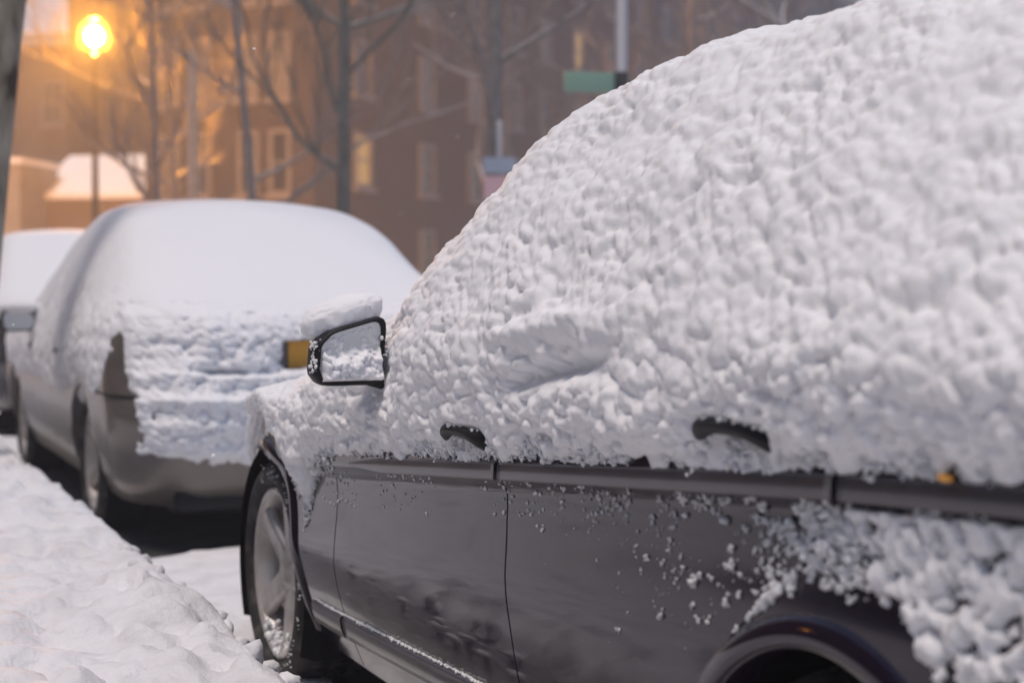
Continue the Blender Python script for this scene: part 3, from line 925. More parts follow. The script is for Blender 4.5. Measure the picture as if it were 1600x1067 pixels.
def make_sedan(loc, label, paint, L=4.65):
    rt = empty("parked_car", loc, label, "car", "snowed-in cars parked along the kerb")
    lx, ly, lz = loc
    # lower body: (z, half width, rear y, front y)
    stack = [(.20, .80, .12, L - .10), (.30, .845, .07, L - .04), (.42, .875, .02, L), (.55, .89, .0, L), (.66, .89, .03, L - .02), (.70, .885, .10, L - .08), (.80, .875, .13, L - .25), (.92, .85, .17, L - .6), (.97, .82, .22, L - 1.0)]
    base = outline(.89, 0, L, (.45, .55), (.34, .40))
    n = len(base); B = np.array(base)
    V = []
    for z, hw, y0, y1 in stack:
        for x, y in base:
            V.append((lx + x * hw / .89, ly + y0 + (y / L) * (y1 - y0), lz + z))
    F = [[i * n + k, i * n + (k + 1) % n, (i + 1) * n + (k + 1) % n, (i + 1) * n + k] for i in range(len(stack) - 1) for k in range(n)]
    F.append(list(range(n))[::-1]); F.append([(len(stack) - 1) * n + k for k in range(n)])
    bd = mesh_np("body", V, F, paint, rt)
    cut = []
    for ay in (1.08, L - .92):
        mb = MB(); mb.lathe([(.001, -1.1), (.355, -1.1), (.355, 1.1), (.001, 1.1)], 'x', (lx, ly + ay, lz + .32), 40)
        c = mb.build("cutter", None); cut.append(c)
    # cut a shallow pocket on each side only
    boolean_cut(bd, [])
    for c in cut:
        # keep the middle of the car: move the cutter's inner caps outwards as two discs
        bpy.data.objects.remove(c)
    cut = []
    for ay in (1.08, L - .92):
        for s in (-1, 1):
            mb = MB(); mb.lathe([(.001, s * .62), (.355, s * .62), (.355, s * 1.1), (.001, s * 1.1)], 'x', (lx, ly + ay, lz + .32), 40)
            c = mb.build("cutter", None)
            c.location = (0, 0, 0); cut.append(c)
    boolean_cut(bd, cut)
    bd.data.materials.clear(); bd.data.materials.append(paint)
    for p in bd.data.polygons: p.use_smooth = True
    # liners
    for ay in (1.08, L - .92):
        for s in (-1, 1):
            mb = MB(); mb.lathe([(.001, s * .625), (.352, s * .625), (.352, s * .82)], 'x', (lx, ly + ay, lz + .32), 36)
            mb.build("wheel_well", M['liner'], rt)
    # greenhouse
    st2 = [(.95, .80, .62, L - 1.02), (1.05, .77, .72, L - 1.22), (1.20, .70, .95, L - 1.48), (1.34, .63, 1.22, L - 1.75), (1.40, .58, 1.42, L - 1.92), (1.43, .45, 1.65, L - 2.1)]
    V = []
    for z, hw, y0, y1 in st2:
        for x, y in base:
            V.append((lx + x * hw / .89, ly + y0 + (y / L) * (y1 - y0), lz + z))
    F = [[i * n + k, i * n + (k + 1) % n, (i + 1) * n + (k + 1) % n, (i + 1) * n + k] for i in range(len(st2) - 1) for k in range(n)]
    F.append([(len(st2) - 1) * n + k for k in range(n)])
    mesh_np("cabin_glass", V, F, M['glass'], rt)
    # bumper seam, dark lower valance, recess and plate, tail lamps
    mb = MB(); mb.box((lx + .06, ly + .165, lz + .84), (.66, .07, .13)); mb.build("plate_recess", M['dark_paint'], rt)
    mb = MB(); mb.box((lx + .005, ly + .122, lz + .835), (.31, .012, .125)); bevel(mb.build("number_plate", M['plate'], rt), .004)
    for s in (-1, 1):
        V0, F0 = ico(3)
        mb = MB(); mb.add(V0 * np.array([.12, .085, .05]) + np.array([lx + s * .68, ly + .275, lz + .82]), [list(f) for f in F0])
        mb.build("tail_lamp", M['red_lens'], rt, True)
    mb = MB(); mb.box((lx, ly + .20, lz + .22), (1.3, .2, .10)); bevel(mb.build("lower_valance", M['black'], rt), .03)
    for ay in (1.08, L - .92):
        for s in (-1, 1):
            make_wheel(lx + s * .80, ly + ay, rt, r=.32, out=s).name = "wheel"
    zs_ = .668
    pts = [(lx + x * 1.0013, ly + .035 + y * (L - .02 - .035) / L - .002, lz + zs_) for x, y in base if y < .68]
    lft = sorted([p for p in pts if p[0] < lx], key=lambda p: (-p[1], p[0])); rgt = [(2 * lx - p[0], p[1], p[2]) for p in lft]
    mb = MB(); mb.tube(lft + rgt[::-1], .0055, 6); mb.build("bumper_joint", M['black'], rt, True)
    # handles and door seams
    for hy in (1.75, 2.75):
        for s in (-1, 1):
            mb = MB(); mb.tube([(lx + s * .875, ly + hy - .1, lz + .80), (lx + s * .91, ly + hy - .06, lz + .805), (lx + s * .91, ly + hy + .06, lz + .805), (lx + s * .875, ly + hy + .1, lz + .80)], .014, 8)
            mb.build("handle", paint, rt, True)
    # mirrors
    mo2 = round_poly([(.10, .055), (-.085, .045), (-.11, -.01), (-.085, -.06), (.09, -.065)], .3)
    for s in (-1, 1):
        o2 = [(-s * u, v) for u, v in mo2][::(1 if s < 0 else -1)]
        h = mirror(rt, (lx + s * .985, ly + 2.66, lz + .945), [(-s * -u, v) for u, v in mo2] if s < 0 else [(-u, v) for u, v in mo2][::-1], R(4) * -s, .10)
        mb = MB(); mb.tube([(lx + s * .90, ly + 2.70, lz + .90), (lx + s * .82, ly + 2.72, lz + .90)], .03, 8); mb.build("mirror_arm", M['black'], h, True)
    return rt

def sedan_snow(loc, label, L, roof=1.60, ze0=.66, full_rear=True, seed=0, dy=.012, bare=0.0):
    lx, ly, lz = loc
    y = np.arange(.14, L - .05, dy); ny = len(y)
    zt = tab((0, .84), (.05, .93), (.14, 1.00), (.20, 1.045), (.35, 1.085), (.60, 1.145), (.9, 1.26), (1.2, roof - .175), (1.5, roof - .10), (1.9, roof - .06), (2.4, roof - .06), (2.8, roof - .16), (3.15, 1.18), (3.5, 1.03), (4.0, .98), (4.4, .88), (L, .70))(y)
    zc = zt + tab((0, .02), (.3, .02), (.6, .06), (1.2, .075), (2.2, .06), (3, .14), (3.6, .08), (4.4, .05), (L, .0))(y)
    xt = tab((0, .50), (.1, .58), (.35, .69), (.7, .68), (1.1, .66), (1.7, .61), (2.4, .59), (2.9, .62), (3.4, .72), (4.1, .72), (4.4, .62), (L, .3))(y)
    hw = tab((.12, .52), (.17, .62), (.24, .71), (.34, .80), (.52, .875), (.7, .89), (L - .6, .89), (L - .2, .74), (L, .5))(y)
    nz = fbm(np.stack([y * 3, y * 0 + seed, y * 0], 1), 3) - .5
    ze = np.full(ny, ze0) + .16 * nz
    over = .32 + np.sqrt(np.maximum(.40 ** 2 - (y - 1.08) ** 2, 0))
    ze = np.maximum(ze, np.where(np.abs(y - 1.08) < .36, over, 0))
    zb = np.minimum(np.full(ny, .98), zt - .02)
    ze = np.minimum(ze, zb - .05)
    tl = lambda a, b, t: a * (1 - t) + b * t
    A = (hw - .03, ze - .10); B = (hw + .0, ze); C = (hw + .018, tl(ze, zb, .5)); D = (np.minimum(hw - .01, hw), zb)
    Dm = (tl(D[0], xt, .5) + .03, tl(zb, zt, .5)); E = (xt, zt); E2 = (xt * .72, tl(zt, zc, .6)); Fc = (np.zeros(ny), zc)
    neg = lambda k: (-k[0], k[1])
    keys = [neg(A), neg(B), neg(C), neg(D), neg(Dm), neg(E), neg(E2), Fc, E2, E, Dm, D, C, B, A]
    K = np.array([[k[0], k[1]] for k in keys])
    seg = [8, 10, 12, 14, 14, 14, 14, 14, 14, 12, 10, 8, 6, 5]
    tt = np.concatenate([i + np.linspace(0, 1, s, endpoint=False) for i, s in enumerate(seg)] + [[14.0]])
    i0 = np.minimum(tt.astype(int), 13); f = tt - i0
    Q = K[i0] * (1 - f)[:, None, None] + K[i0 + 1] * f[:, None, None]
    for _ in range(3):
        pad = np.concatenate([np.repeat(Q[:1], 4, 0), Q, np.repeat(Q[-1:], 4, 0)])
        S = sum(pad[k:k + len(Q)] for k in range(9)) / 9.
        wg = (sstep(1.2, 2.2, tt) * sstep(12.8, 11.8, tt))[:, None, None]
        Q = Q * (1 - wg) + S * wg
    pw = 6
    pad = np.concatenate([np.repeat(Q[:, :, :1], pw, 2), Q, np.repeat(Q[:, :, -1:], pw, 2)], 2)
    Sy = sum(pad[:, :, k:k + ny] for k in range(2 * pw + 1)) / (2 * pw + 1)
    wg = sstep(.25, .5, y)[None, None, :]
    Q = Q * (1 - wg) + Sy * wg
    nv = len(tt)
    Pt = np.stack([Q[:, 0], np.broadcast_to(y, (nv, ny)), Q[:, 1]], -1)
    N = np.cross(np.gradient(Pt, axis=0), np.gradient(Pt, axis=1)); N /= np.linalg.norm(N, axis=-1, keepdims=True) + 1e-9
    if N[nv // 2, ny // 2, 2] < 0: N = -N
    p = Pt.reshape(-1, 3); T = np.broadcast_to(tt[:, None], (nv, ny)).ravel(); T = np.minimum(T, 14 - T)
    l = lumps(p + seed * 3.3, ((.075, .5), (.036, .5)), 70 + seed)
    amp = np.interp(T, [0, 2, 3.2, 4.5, 5.2, 7], [.05, .045, .028, .008, .004, .003])
    amp = np.maximum(amp, .04 * sstep(.22, .08, p[:, 1]))
    big = fbm(p * 4 + seed, 44 + seed, 2) - .5
    disp = amp * (l - .5) + .03 * big * sstep(5, 3, T) + .012 * big + np.interp(T, [0, .8, 1.3, 2], [-.03, -.015, -.004, 0]) - bare * sstep(3.2, 2.2, T)
    V = p + N.reshape(-1, 3) * disp[:, None]
    Rr = [(V + np.array(loc), grid_faces(nv, ny))]
    if full_rear:
        nx, nzz = 190, 110
        gx, gz = np.meshgrid(np.linspace(-.82, .86, nx), np.linspace(.36, 1.07, nzz), indexing='ij')
        gx, gz = gx.ravel(), gz.ravel()
        def rear_y(x, z):
            b = np.interp(z, [.2, .3, .42, .55, .66, .70, .80, .92, .97, 1.05], [.12, .07, .02, .0, .03, .10, .13, .17, .20, .30])
            return b + np.interp(np.abs(x), [.50, .52, .62, .71, .80, .875, .90], [0, 0.004, .05, .12, .22, .40, .50])
        q = np.stack([gx, gz * 0, gz], 1)
        l = lumps(q + 5, ((.070, .4), (.036, .36), (.020, .24)), 120)
        wz = gz + .05 * (fbm(np.stack([gx * 6, gx * 0 + 1, gx * 0], 1), 66, 3) - .5) * sstep(1.03, .95, gz)
        t = np.interp(wz, [.36, .405, .45, .60, .69, .755, .775, .79, .83, .95, 1.01, 1.07], [-.05, .0, .028, .050, .085, .100, .075, .075, .08, .105, .125, .05])
        t = t + (.085 - .030 * sstep(.90, 1.0, gz)) * (l - .5) + .05 * (fbm(q * 5, 55, 2) - .5)
        # bare number-plate recess
        rec = sstep(.31, .25, np.abs(gx - .09) + .05 * (l - .5)) * sstep(.772, .790, wz) * sstep(.905, .885, wz)
        lf = sstep(-.34, -.30, gx)
        t = t * (1 - rec) - .16 * rec
        crev = np.exp(-((gx + .45) / .10) ** 4 - ((wz - .778) / .012) ** 2); t = t - .07 * crev
        # snow stops short of the left corner
        lo = sstep(.80, .70, gz)
        t = t - lo * .2 * sstep(-.775, -.83, gx + .055 * (l - .5))
        t = t + .045 * sstep(-.42, -.68, gx) * sstep(.395, .44, gz) * sstep(-.84, -.79, gx) * sstep(.92, .74, gz)
        V2 = np.stack([gx, rear_y(gx, gz) - t, gz], 1)
        ok = (t > -.025).reshape(nx, nzz)
        kp = ok[:-1, :-1] & ok[1:, 1:] & ok[1:, :-1] & ok[:-1, 1:]
        Rr.append(compact(V2 + np.array(loc), grid_faces(nx, nzz, kp)[:, ::-1]))
    # little caps on the mirrors
    for s in (-1, 1):
        Rr.append(lump_patch((lx + s * .985, ly + 2.70, lz + 1.015), (.125, .075, .042), 4, .12, 5, (.05, .025)))
    tag(mesh_np("snow_cover", *join_arrays(Rr), M['snow_soft']), label, "snow", None, "stuff")

C2 = (2.06, 6.78, .0)
make_sedan(C2, "silver sedan parked just ahead of the dark grey one, orange plate showing under its snow", M['silver'])
sedan_snow(C2, "smooth deep snow over the roof and boot of the silver sedan", 4.65)
C3 = (2.12, 12.5, .0)
make_sedan(C3, "charcoal sedan parked farthest ahead, mostly hidden by the silver one", M['dark_paint'])
sedan_snow(C3, "snow heaped on the roof of the farthest charcoal sedan", 4.65, roof=1.62, ze0=.80, full_rear=False, seed=4, dy=.03)

# ------------------------------------------------------------------ ground
def sheet(name, x0, x1, y0, y1, z, m, nx=1, ny=1):
    gx, gy = np.meshgrid(np.linspace(x0, x1, nx + 1), np.linspace(y0, y1, ny + 1), indexing='ij')
    V = np.stack([gx.ravel(), gy.ravel(), np.full(gx.size, z)], 1)
    return tag(mesh_np(name, V, grid_faces(nx + 1, ny + 1), m, None, False), None, None, None, "structure")
sheet("ground", -500, 500, -300, 900, -.03, M['snow_ground'], 10, 10)
sheet("road", 1.02, 5.85, -8, 46, .0, M['asphalt'])
mb = MB(); mb.box((7.4, 20, .06), (3.1, 56, .14)); tag(mb.build("far_pavement", M['snow_ground']), None, None, None, "structure")

# snow on the road, worn away under the cars
gx, gy = np.meshgrid(np.arange(.9, 5.86, .035), np.arange(-2, 30, .035), indexing='ij')
sh = gx.shape; q = np.stack([gx.ravel(), gy.ravel(), gx.ravel() * 0], 1)
hgt = .030 + .05 * (fbm(q * 2.2, 2, 4) - .45) + .02 * (fbm(q * 11, 9, 2) - .5)
for (y0, y1, x0, x1) in ((.8, 5.05, 1.36, 2.95), (6.80, 11.3, 1.2, 2.95), (12.65, 17.0, 1.3, 3.0)):
    ins = sstep(x0 - .06, x0 + .12, q[:, 0]) * sstep(x1 + .1, x1 - .1, q[:, 0]) * sstep(y0 - .12, y0 + .2, q[:, 1]) * sstep(y1 + .1, y1 - .1, q[:, 1])
    hgt = hgt - .16 * ins
hgt = hgt + .05 * sstep(1.25, .98, q[:, 0])
# a ploughed ridge between the two nearest cars
rid = np.exp(-((q[:, 1] - 6.72 - .10 * np.sin(q[:, 0] * 5)) / .07) ** 2) * sstep(1.25, 1.5, q[:, 0]) * sstep(2.6, 2.2, q[:, 0])
hgt = hgt + .05 * rid
ok = (hgt > -.012).reshape(sh)
kp = ok[:-1, :-1] & ok[1:, 1:] & ok[1:, :-1] & ok[:-1, 1:]
V = np.stack([q[:, 0], q[:, 1], hgt], 1)
tag(mesh_np("road_snow", *compact(V, grid_faces(*sh, kp)), M['snow_ground']), None, None, None, "structure")

# bank of shovelled snow on the pavement
xs = np.concatenate([np.linspace(-9, -1.6, 40, endpoint=False), np.arange(-1.6, 1.20, .016)])
yb = np.concatenate([np.linspace(-4, 1.5, 30, endpoint=False), np.arange(1.5, 12, .022), np.linspace(12, 40, 90)])
gx, gy = np.meshgrid(xs, yb, indexing='ij'); sh = gx.shape
q = np.stack([gx.ravel(), gy.ravel(), gx.ravel() * 0], 1)
wob = .045 * (fbm(q * np.array([0, 1.6, 0]) + 2, 12, 3) - .5) * 2 + .02 * (fbm(q * np.array([0, 7, 0]) + 2, 13, 2) - .5)
d = q[:, 0] - (.90 + wob)
hb = .335 * sstep(.19, -.03, d) ** .8
top = sstep(.05, -.10, d)
hb = hb + top * (.09 * (fbm(q * 1.3, 31, 3) - .5) + .075 * (fbm(q * 5.5, 33, 3) - .5) + .040 * (fbm(q * 16, 35, 2) - .5))
pits = worley(q * np.array([4.2, 3.6, 1]) + 3, 77)                      # trodden pits and clods
hb = hb - top * .085 * np.clip(1 - pits / .42, 0, 1) ** .6 * sstep(.44, .50, fbm(q * 2.3, 38, 2))
p2 = worley(q * np.array([11, 9, 1]) + 9, 88)
hb = hb - top * .042 * np.clip(1 - p2 / .45, 0, 1) ** .6 * sstep(.45, .52, fbm(q * 3.1, 41, 2))
p3 = worley(q * np.array([22, 19, 1]) + 1, 91)
hb = hb + top * .020 * np.sqrt(np.clip(1 - (p3 / .8) ** 2, 0, 1)) * fbm(q * 5, 43, 2)
hb = hb + top * .036 * np.sqrt(np.clip(1 - (worley(q * 9, 79) / .7) ** 2, 0, 1)) * sstep(.5, .6, fbm(q * 2.0, 39, 2))
hb = np.where(d > .15, -.06, hb)
tag(mesh_np("snow_bank", np.stack([q[:, 0], q[:, 1], hb], 1), grid_faces(*sh)[:, ::-1], M['snow_ground']), None, None, None, "structure")
# clods of snow along the lip of the bank
n = 90
yb = rng.uniform(3.2, 9, n); xb = .93 + rng.normal(0, .05, n)
zb = .335 * sstep(.19, -.03, xb - .90) ** .8
rd = rng.uniform(.008, .03, n) ** 1
tag(mesh_np("snow_clods", *blob_arrays(np.stack([xb, yb, zb + rd * .2], 1), rd, 2, .35), M['snow_ground']), "crumbled clods along the edge of the shovelled bank beside the cars", "snow", None, "stuff")

# ------------------------------------------------------------------ background buildings
def wall_frame(p0, p1):
    p0, p1 = np.array(p0, float), np.array(p1, float)
    d = p1 - p0; L = np.hypot(*d); d = d / L
    return p0, d, np.array([d[1], -d[0]]), L            # right-hand normal points out when p0->p1 goes left to right as seen from outside

WIN = {}
def window_mesh(wd, ht, lit):
    """frame with meeting rail and sill, pane as separate mesh; local x along the wall, -y outwards"""
    k = (round(wd, 2), round(ht, 2), lit)
    if k in WIN: return WIN[k]
    f = MB(); t = .11
    f.box((-wd / 2 + t / 2, -.03, ht / 2), (t, .16, ht)); f.box((wd / 2 - t / 2, -.03, ht / 2), (t, .16, ht))
    f.box((0, -.03, ht - t / 2), (wd - 2 * t, .158, t)); f.box((0, -.03, t / 2), (wd - 2 * t, .158, t))
    f.box((0, -.02, ht * .5), (wd - 2 * t, .10, .06))
    f.box((0, -.08, -.07), (wd + .24, .30, .14))
    a = f.build("window", M['white_frame']); am = a.data; bpy.data.objects.remove(a)
    p = MB(); p.box((0, .0, ht / 2), (wd - .1, .03, ht - .1))
    b = p.build("pane", M['lit_pane'] if lit == 1 else M['blind_pane'] if lit == 2 else M['pane']); bmh = b.data; bpy.data.objects.remove(b)
    WIN[k] = (am, bmh)
    return WIN[k]

def add_window(parent, base, d2, z, wd, ht, lit=False):
    am, pm = window_mesh(wd, ht, lit)
    o = link("window", am, None, parent)
    rl = root_loc(parent)
    o.location = (base[0] - rl[0], base[1] - rl[1], z - rl[2])
    o.rotation_euler = (0, 0, math.atan2(d2[1], d2[0]))
    link("pane", pm, None, o)

def block(name, foot, h, label, cat, m, windows, cornice=True, snow=True):
    """building on a polygon footprint (counter-clockwise seen from above); windows = [(edge, s, z, w, h, lit)]"""
    foot = [tuple(p) for p in foot]; n = len(foot)
    c = np.mean(foot, 0)
    rt = empty(name, (c[0], c[1], 0), label, cat)
    V = [(x, y, -.05) for x, y in foot] + [(x, y, h) for x, y in foot]
    F = [[i, (i + 1) % n, n + (i + 1) % n, n + i] for i in range(n)] + [[n + i for i in range(n)]]
    mesh_np("wall", V, F, m, rt, False)
    if cornice:
        mb = MB()
        for i in range(n):
            a, b = np.array(foot[i]), np.array(foot[(i + 1) % n]); dd = b - a; L = np.hypot(*dd); mid = (a + b) / 2
            mb.box((mid[0], mid[1], h + .12), (L + .5, .5, .5), math.atan2(dd[1], dd[0]))
        mb.build("cornice", M['stone'], rt)
    if snow:
        cc = np.array(c)
        V = [tuple(cc + (np.array(p) - cc) * k) + (zz,) for k, zz in ((.97, h + .02), (.97, h + .52), (.9, h + .6)) for p in foot]
        F = [[i * n + k, i * n + (k + 1) % n, (i + 1) * n + (k + 1) % n, (i + 1) * n + k] for i in range(2) for k in range(n)] + [[2 * n + k for k in range(n)]]
        mesh_np("roof", V, F, M['snow_soft'], rt, False)
    for e, s, z, wd, ht, lit in windows:
        a, b = np.array(foot[e]), np.array(foot[(e + 1) % n]); dd = (b - a) / np.hypot(*(b - a))
        add_window(rt, a + dd * s, dd, z, wd, ht, lit)
    return rt

# corner block of dark brick flats: corner at K, one face receding to the right, one to the left
K = np.array([14.2, 48.3]); eb = np.array([.73, .684]); ea = np.array([-.684, .73])
LB, LA = 84.0, 6.2
footB = [K + ea * LA, K, K + eb * LB, K + eb * LB + ea * 14 , K + ea * 14 + eb * 6, K + ea * LA + eb * 6]
win = []
for fl in range(7):
    z = .95 + fl * 2.95
    for s in (3.0, 7.6, 11.6, 15.2, 18.4, 22.0, 26.0, 30.0, 34.0, 38.0, 42.0, 46.0, 50.0, 54.0):
        win.append((1, s, z + .35, 1.15, 1.75, 1 if (fl, s) in ((1, 3.0), (3, 22.0), (2, 34.0)) else 2 if (fl * 7 + int(s * 3)) % 4 == 0 else 0))
    for s in (1.0, 2.15, 3.9, 5.05):
        win.append((0, s, z, .75, 2.0, 2 if (fl + int(s * 5)) % 3 == 0 else 0))
block("brick_apartment_building", footB, 21.5, "tall dark red brick flats with white sash windows on the corner", "building", M['brick'], win)
# lower block at the far left end of the street
fl_ = [(4.9, 74.0), (12.6, 68.2), (17, 77), (10, 82)]
win = [(0, s, z, 1.0, 1.8, 2 if int(s * 10 + z) % 3 == 0 else 0) for s in (1.4, 3.6, 5.8, 7.8) for z in (1.4, 4.6, 7.8)]
block("brick_row_building", fl_, 11.2, "low brown brick block behind the glowing street lamp", "building", M['brick_far'], win)
# small house with a snow-covered roof
def small_house():
    rt = empty("small_house", (8.3, 55.2, 0), "small pale and tan house with snow on its roof below the street lamp", "house")
    # tan long wall to the right, pale gable wall to the left
    p0, p1, p2, p3 = (7.02, 56.3), (10.7, 54.0), (13.2, 59.4), (9.6, 61.7)
    V = [(x, y, 0) for x, y in (p0, p1, p2, p3)] + [(x, y, 4.03) for x, y in (p0, p1, p2, p3)]
    mesh_np("wall", V, [[0, 1, 5, 4], [1, 2, 6, 5], [2, 3, 7, 6], [3, 0, 4, 7]], M['tan_wall'], rt, False)
    r0, r1 = (8.5, 58.8), (11.8, 56.6)
    up = lambda p, z: (p[0], p[1], z)
    f = lambda p, c, k: (c[0] + (p[0] - c[0]) * k, c[1] + (p[1] - c[1]) * k)
    cc = (10.1, 57.8)
    e0, e1, e2, e3 = [f(p, cc, 1.08) for p in (p0, p1, p2, p3)]
    V = [up(e0, 3.97), up(e1, 3.97), up(r1, 5.47), up(r0, 5.47), up(e2, 3.97), up(e3, 3.97)]
    V2 = [(x, y, z + .18) for x, y, z in V]
    mesh_np("roof", V + V2, [[6, 7, 8, 9], [9, 8, 10, 11], [0, 1, 7, 6], [4, 5, 11, 10], [1, 4, 10, 8, 7], [5, 0, 6, 9, 11], [0, 1, 4, 5]], M['snow_soft'], rt, False)
    mb = MB(); mb.box((6.2, 55.9, 2.5), (1.86, 3.1, 5.0), R(-30)); mb.build("stair_wing", M['stucco'], rt)
    mb = MB(); mb.box((6.2, 55.9, 5.08), (2.1, 3.3, .16), R(-30)); mb.build("wing_roof", M['snow_soft'], rt)
    d = np.array([p1[0] - p0[0], p1[1] - p0[1]]); d = d / np.hypot(*d)
    for s in (.8, 2.4): add_window(rt, np.array(p0) + d * s, d, 1.3, .8, 1.2)
small_house()
# unseen terrace on the camera's side, added to darken reflections in the car paint
win = [(1, s, z, 1.0, 1.7, False) for s in (4, 12, 20, 28, 36, 44) for z in (1.6, 4.8)]
block("unseen_terrace", [(-16, -12), (-7.5, -12), (-7.5, 44), (-16, 44)], 9.5, "unseen dark brick terrace on the pavement side, added for the car doors to reflect", "building", M['brick'], win)

# ------------------------------------------------------------------ trees
def tree(name, base, h, r, label, m, seed, lean=(0, 0), limb_from=.35, n_limb=9, spread=.8, group=None, twig=4, splay=1.0):
    rd = random.Random(seed)
    rt = empty(name, base, label, "tree", group)
    b = Vector(base)
    tr, cr = MB(), MB()
    pts = [b + Vector((lean[0] * t + .10 * math.sin(3 * t + seed) * t, lean[1] * t + .10 * math.cos(2.3 * t + seed) * t, h * t)) for t in np.linspace(0, 1, 14)]
    rad = [r * (1.25 if i == 0 else 1) * (1 - .82 * i / 13) for i in range(14)]
    tr.tube(pts, rad, 10)
    def grow(p, d, ln, rr, depth):
        n = 5
        q = [p.copy()]
        dd = d.copy()
        for i in range(n):
            dd = (dd + Vector((rd.uniform(-.22, .22), rd.uniform(-.22, .22), rd.uniform(-.08, .20)))).normalized()
            q.append(q[-1] + dd * ln / n)
        cr.tube(q, [max(rr * (1 - .7 * i / n), .004) for i in range(n + 1)], 5 if depth else 6, False)
        if depth >= 3: return
        for k in range(twig if depth else twig + 1):
            i = rd.randint(1, n)
            nd = (dd + Vector((rd.uniform(-1, 1), rd.uniform(-1, 1), rd.uniform(-.35, .8))) * spread).normalized()
            grow(q[i], nd, ln * rd.uniform(.42, .65), max(rr * .48, .006), depth + 1)
    for k in range(n_limb):
        t = limb_from + (1 - limb_from) * (k + rd.random() * .6) / n_limb
        i = min(int(t * 13), 12)
        a = rd.uniform(0, 2 * math.pi)
        grow(pts[i], Vector((math.cos(a) * splay, math.sin(a) * splay, rd.uniform(.25, .9))).normalized(), h * rd.uniform(.22, .36), rad[i] * .55, 0)
    tr.build("trunk", m, rt, True)
    cr.build("crown", m, rt, True)
    return rt
TG = "bare street trees across the road"
tree("street_tree", (6.35, 20.4, .13), 8.0, .115, "bare grey-green tree standing before the flats with a low spreading limb", M['green_bark'], 3, (.2, .0), .33, 10, group=TG, twig=4)
tree("street_tree", (6.5, 24.9, .13), 8.5, .10, "slender dark bare tree between the wooden pole and the grey-green tree", M['bark'], 8, (-.6, .3), .28, 9, group=TG, twig=4)
tree("street_tree", (6.45, 32.5, .13), 8.0, .12, "bare tree silhouetted against the lamp glow", M['bark'], 12, (-.3, .2), .30, 11, group=TG, twig=4)
tree("street_tree", (6.5, 15.6, .13), 8.5, .11, "bare tree beside the parking sign post", M['bark'], 21, (.1, .2), .36, 10, group=TG, twig=4)
tree("street_tree", (7.6, 36.0, .0), 9.0, .105, "bare tree behind the street lamp with twigs against the sky", M['bark'], 33, (-.5, .2), .35, 11, group=TG, twig=4)
tree("street_tree", (11.5, 27.0, .0), 10.0, .13, "tall bare tree standing back before the flats", M['bark'], 41, (.3, .2), .28, 12, group=TG, twig=4)
tree("street_tree", (12.5, 19.5, .0), 10.0, .14, "tall bare tree behind the green street sign", M['bark'], 52, (.3, .2), .25, 12, group=TG, twig=4)
tree("street_tree", (17.5, 31.0, .0), 11.0, .18, "tall bare tree farthest back towards the flats' long face", M['bark'], 63, (.1, .2), .22, 13, group=TG, twig=4)

# sycamore on the near pavement
def sycamore():
    m = mat("mottled_sycamore_bark", (.23, .21, .17), rough=.85, spec=.2, bump=(14, .6, .015))
    nt = m.node_tree; b = nt.nodes["Principled BSDF"]; tc = nt.nodes.new("ShaderNodeTexCoord")
    mp_ = nt.nodes.new("ShaderNodeMapping"); mp_.inputs["Scale"].default_value = (6.5, 6.5, 2.6)
    vo = nt.nodes.new("ShaderNodeTexNoise"); vo.inputs["Scale"].default_value = 1.0; vo.inputs["Detail"].default_value = 3; vo.inputs["Roughness"].default_value = .45
    nt.links.new(tc.outputs["Object"], mp_.inputs[0]); nt.links.new(mp_.outputs[0], vo.inputs["Vector"])
    cr = nt.nodes.new("ShaderNodeValToRGB")
    e = cr.color_ramp.elements
    e[0].position = .41; e[0].color = (.05, .036, .026, 1); e[1].position = .46; e[1].color = (.18, .15, .11, 1)
    q = cr.color_ramp.elements.new(.55); q.color = (.28, .245, .19, 1)
    q = cr.color_ramp.elements.new(.68); q.color = (.42, .38, .31, 1)
    nt.links.new(vo.outputs["Fac"], cr.inputs[0]); nt.links.new(cr.outputs[0], b.inputs["Base Color"])
    rt = empty("sycamore_tree", (.47, 8.0, .30), "mottled sycamore trunk leaning over the snow bank at the picture's edge", "tree")
    V, n = [], 40
    zs = np.linspace(.2, 9, 60)
    for z in zs:
        cx = .70 + (z - 1.6) * .135 if z < 3.2 else .916 + (z - 3.2) * .10
        r0 = .185 - .010 * z + .10 * math.exp(-(z - .2) / .35)
        for k in range(n):
            a = 2 * math.pi * k / n
            rr = r0 * (1 + .035 * math.sin(3 * a + z * 1.7) + .02 * math.sin(5 * a - z * 3.1))
            V.append((cx + rr * math.cos(a), 8.0 + .05 * (z - .2) + rr * math.sin(a), z))
    F = [[i * n + k, i * n + (k + 1) % n, (i + 1) * n + (k + 1) % n, (i + 1) * n + k] for i in range(len(zs) - 1) for k in range(n)]
    mesh_np("trunk", V, F, m, rt)
    mb = MB()
    rd = random.Random(4)
    def grow(p, d, ln, rr, dep):
        q = [p.copy()]
        for i in range(5):
            d = (d + Vector((rd.uniform(-.2, .2), rd.uniform(-.2, .2), rd.uniform(-.05, .2)))).normalized(); q.append(q[-1] + d * ln / 5)
        mb.tube(q, [rr * (1 - .13 * i) for i in range(6)], 6, False)
        if dep < 2:
            for k in range(4): grow(q[rd.randint(2, 5)], (d + Vector((rd.uniform(-1, 1), rd.uniform(-1, 1), rd.uniform(-.2, .7)))).normalized(), ln * .55, rr * .45, dep + 1)
    for k in range(7):
        z = 4.4 + k * .6; a = rd.uniform(0, 6.28)
        grow(Vector((.98 + (z - 4.4) * .1, 8.0 + .05 * z, z)), Vector((math.cos(a), math.sin(a), .6)).normalized(), 2.6, .06, 0)
    mb.build("crown", m, rt, True)
sycamore()

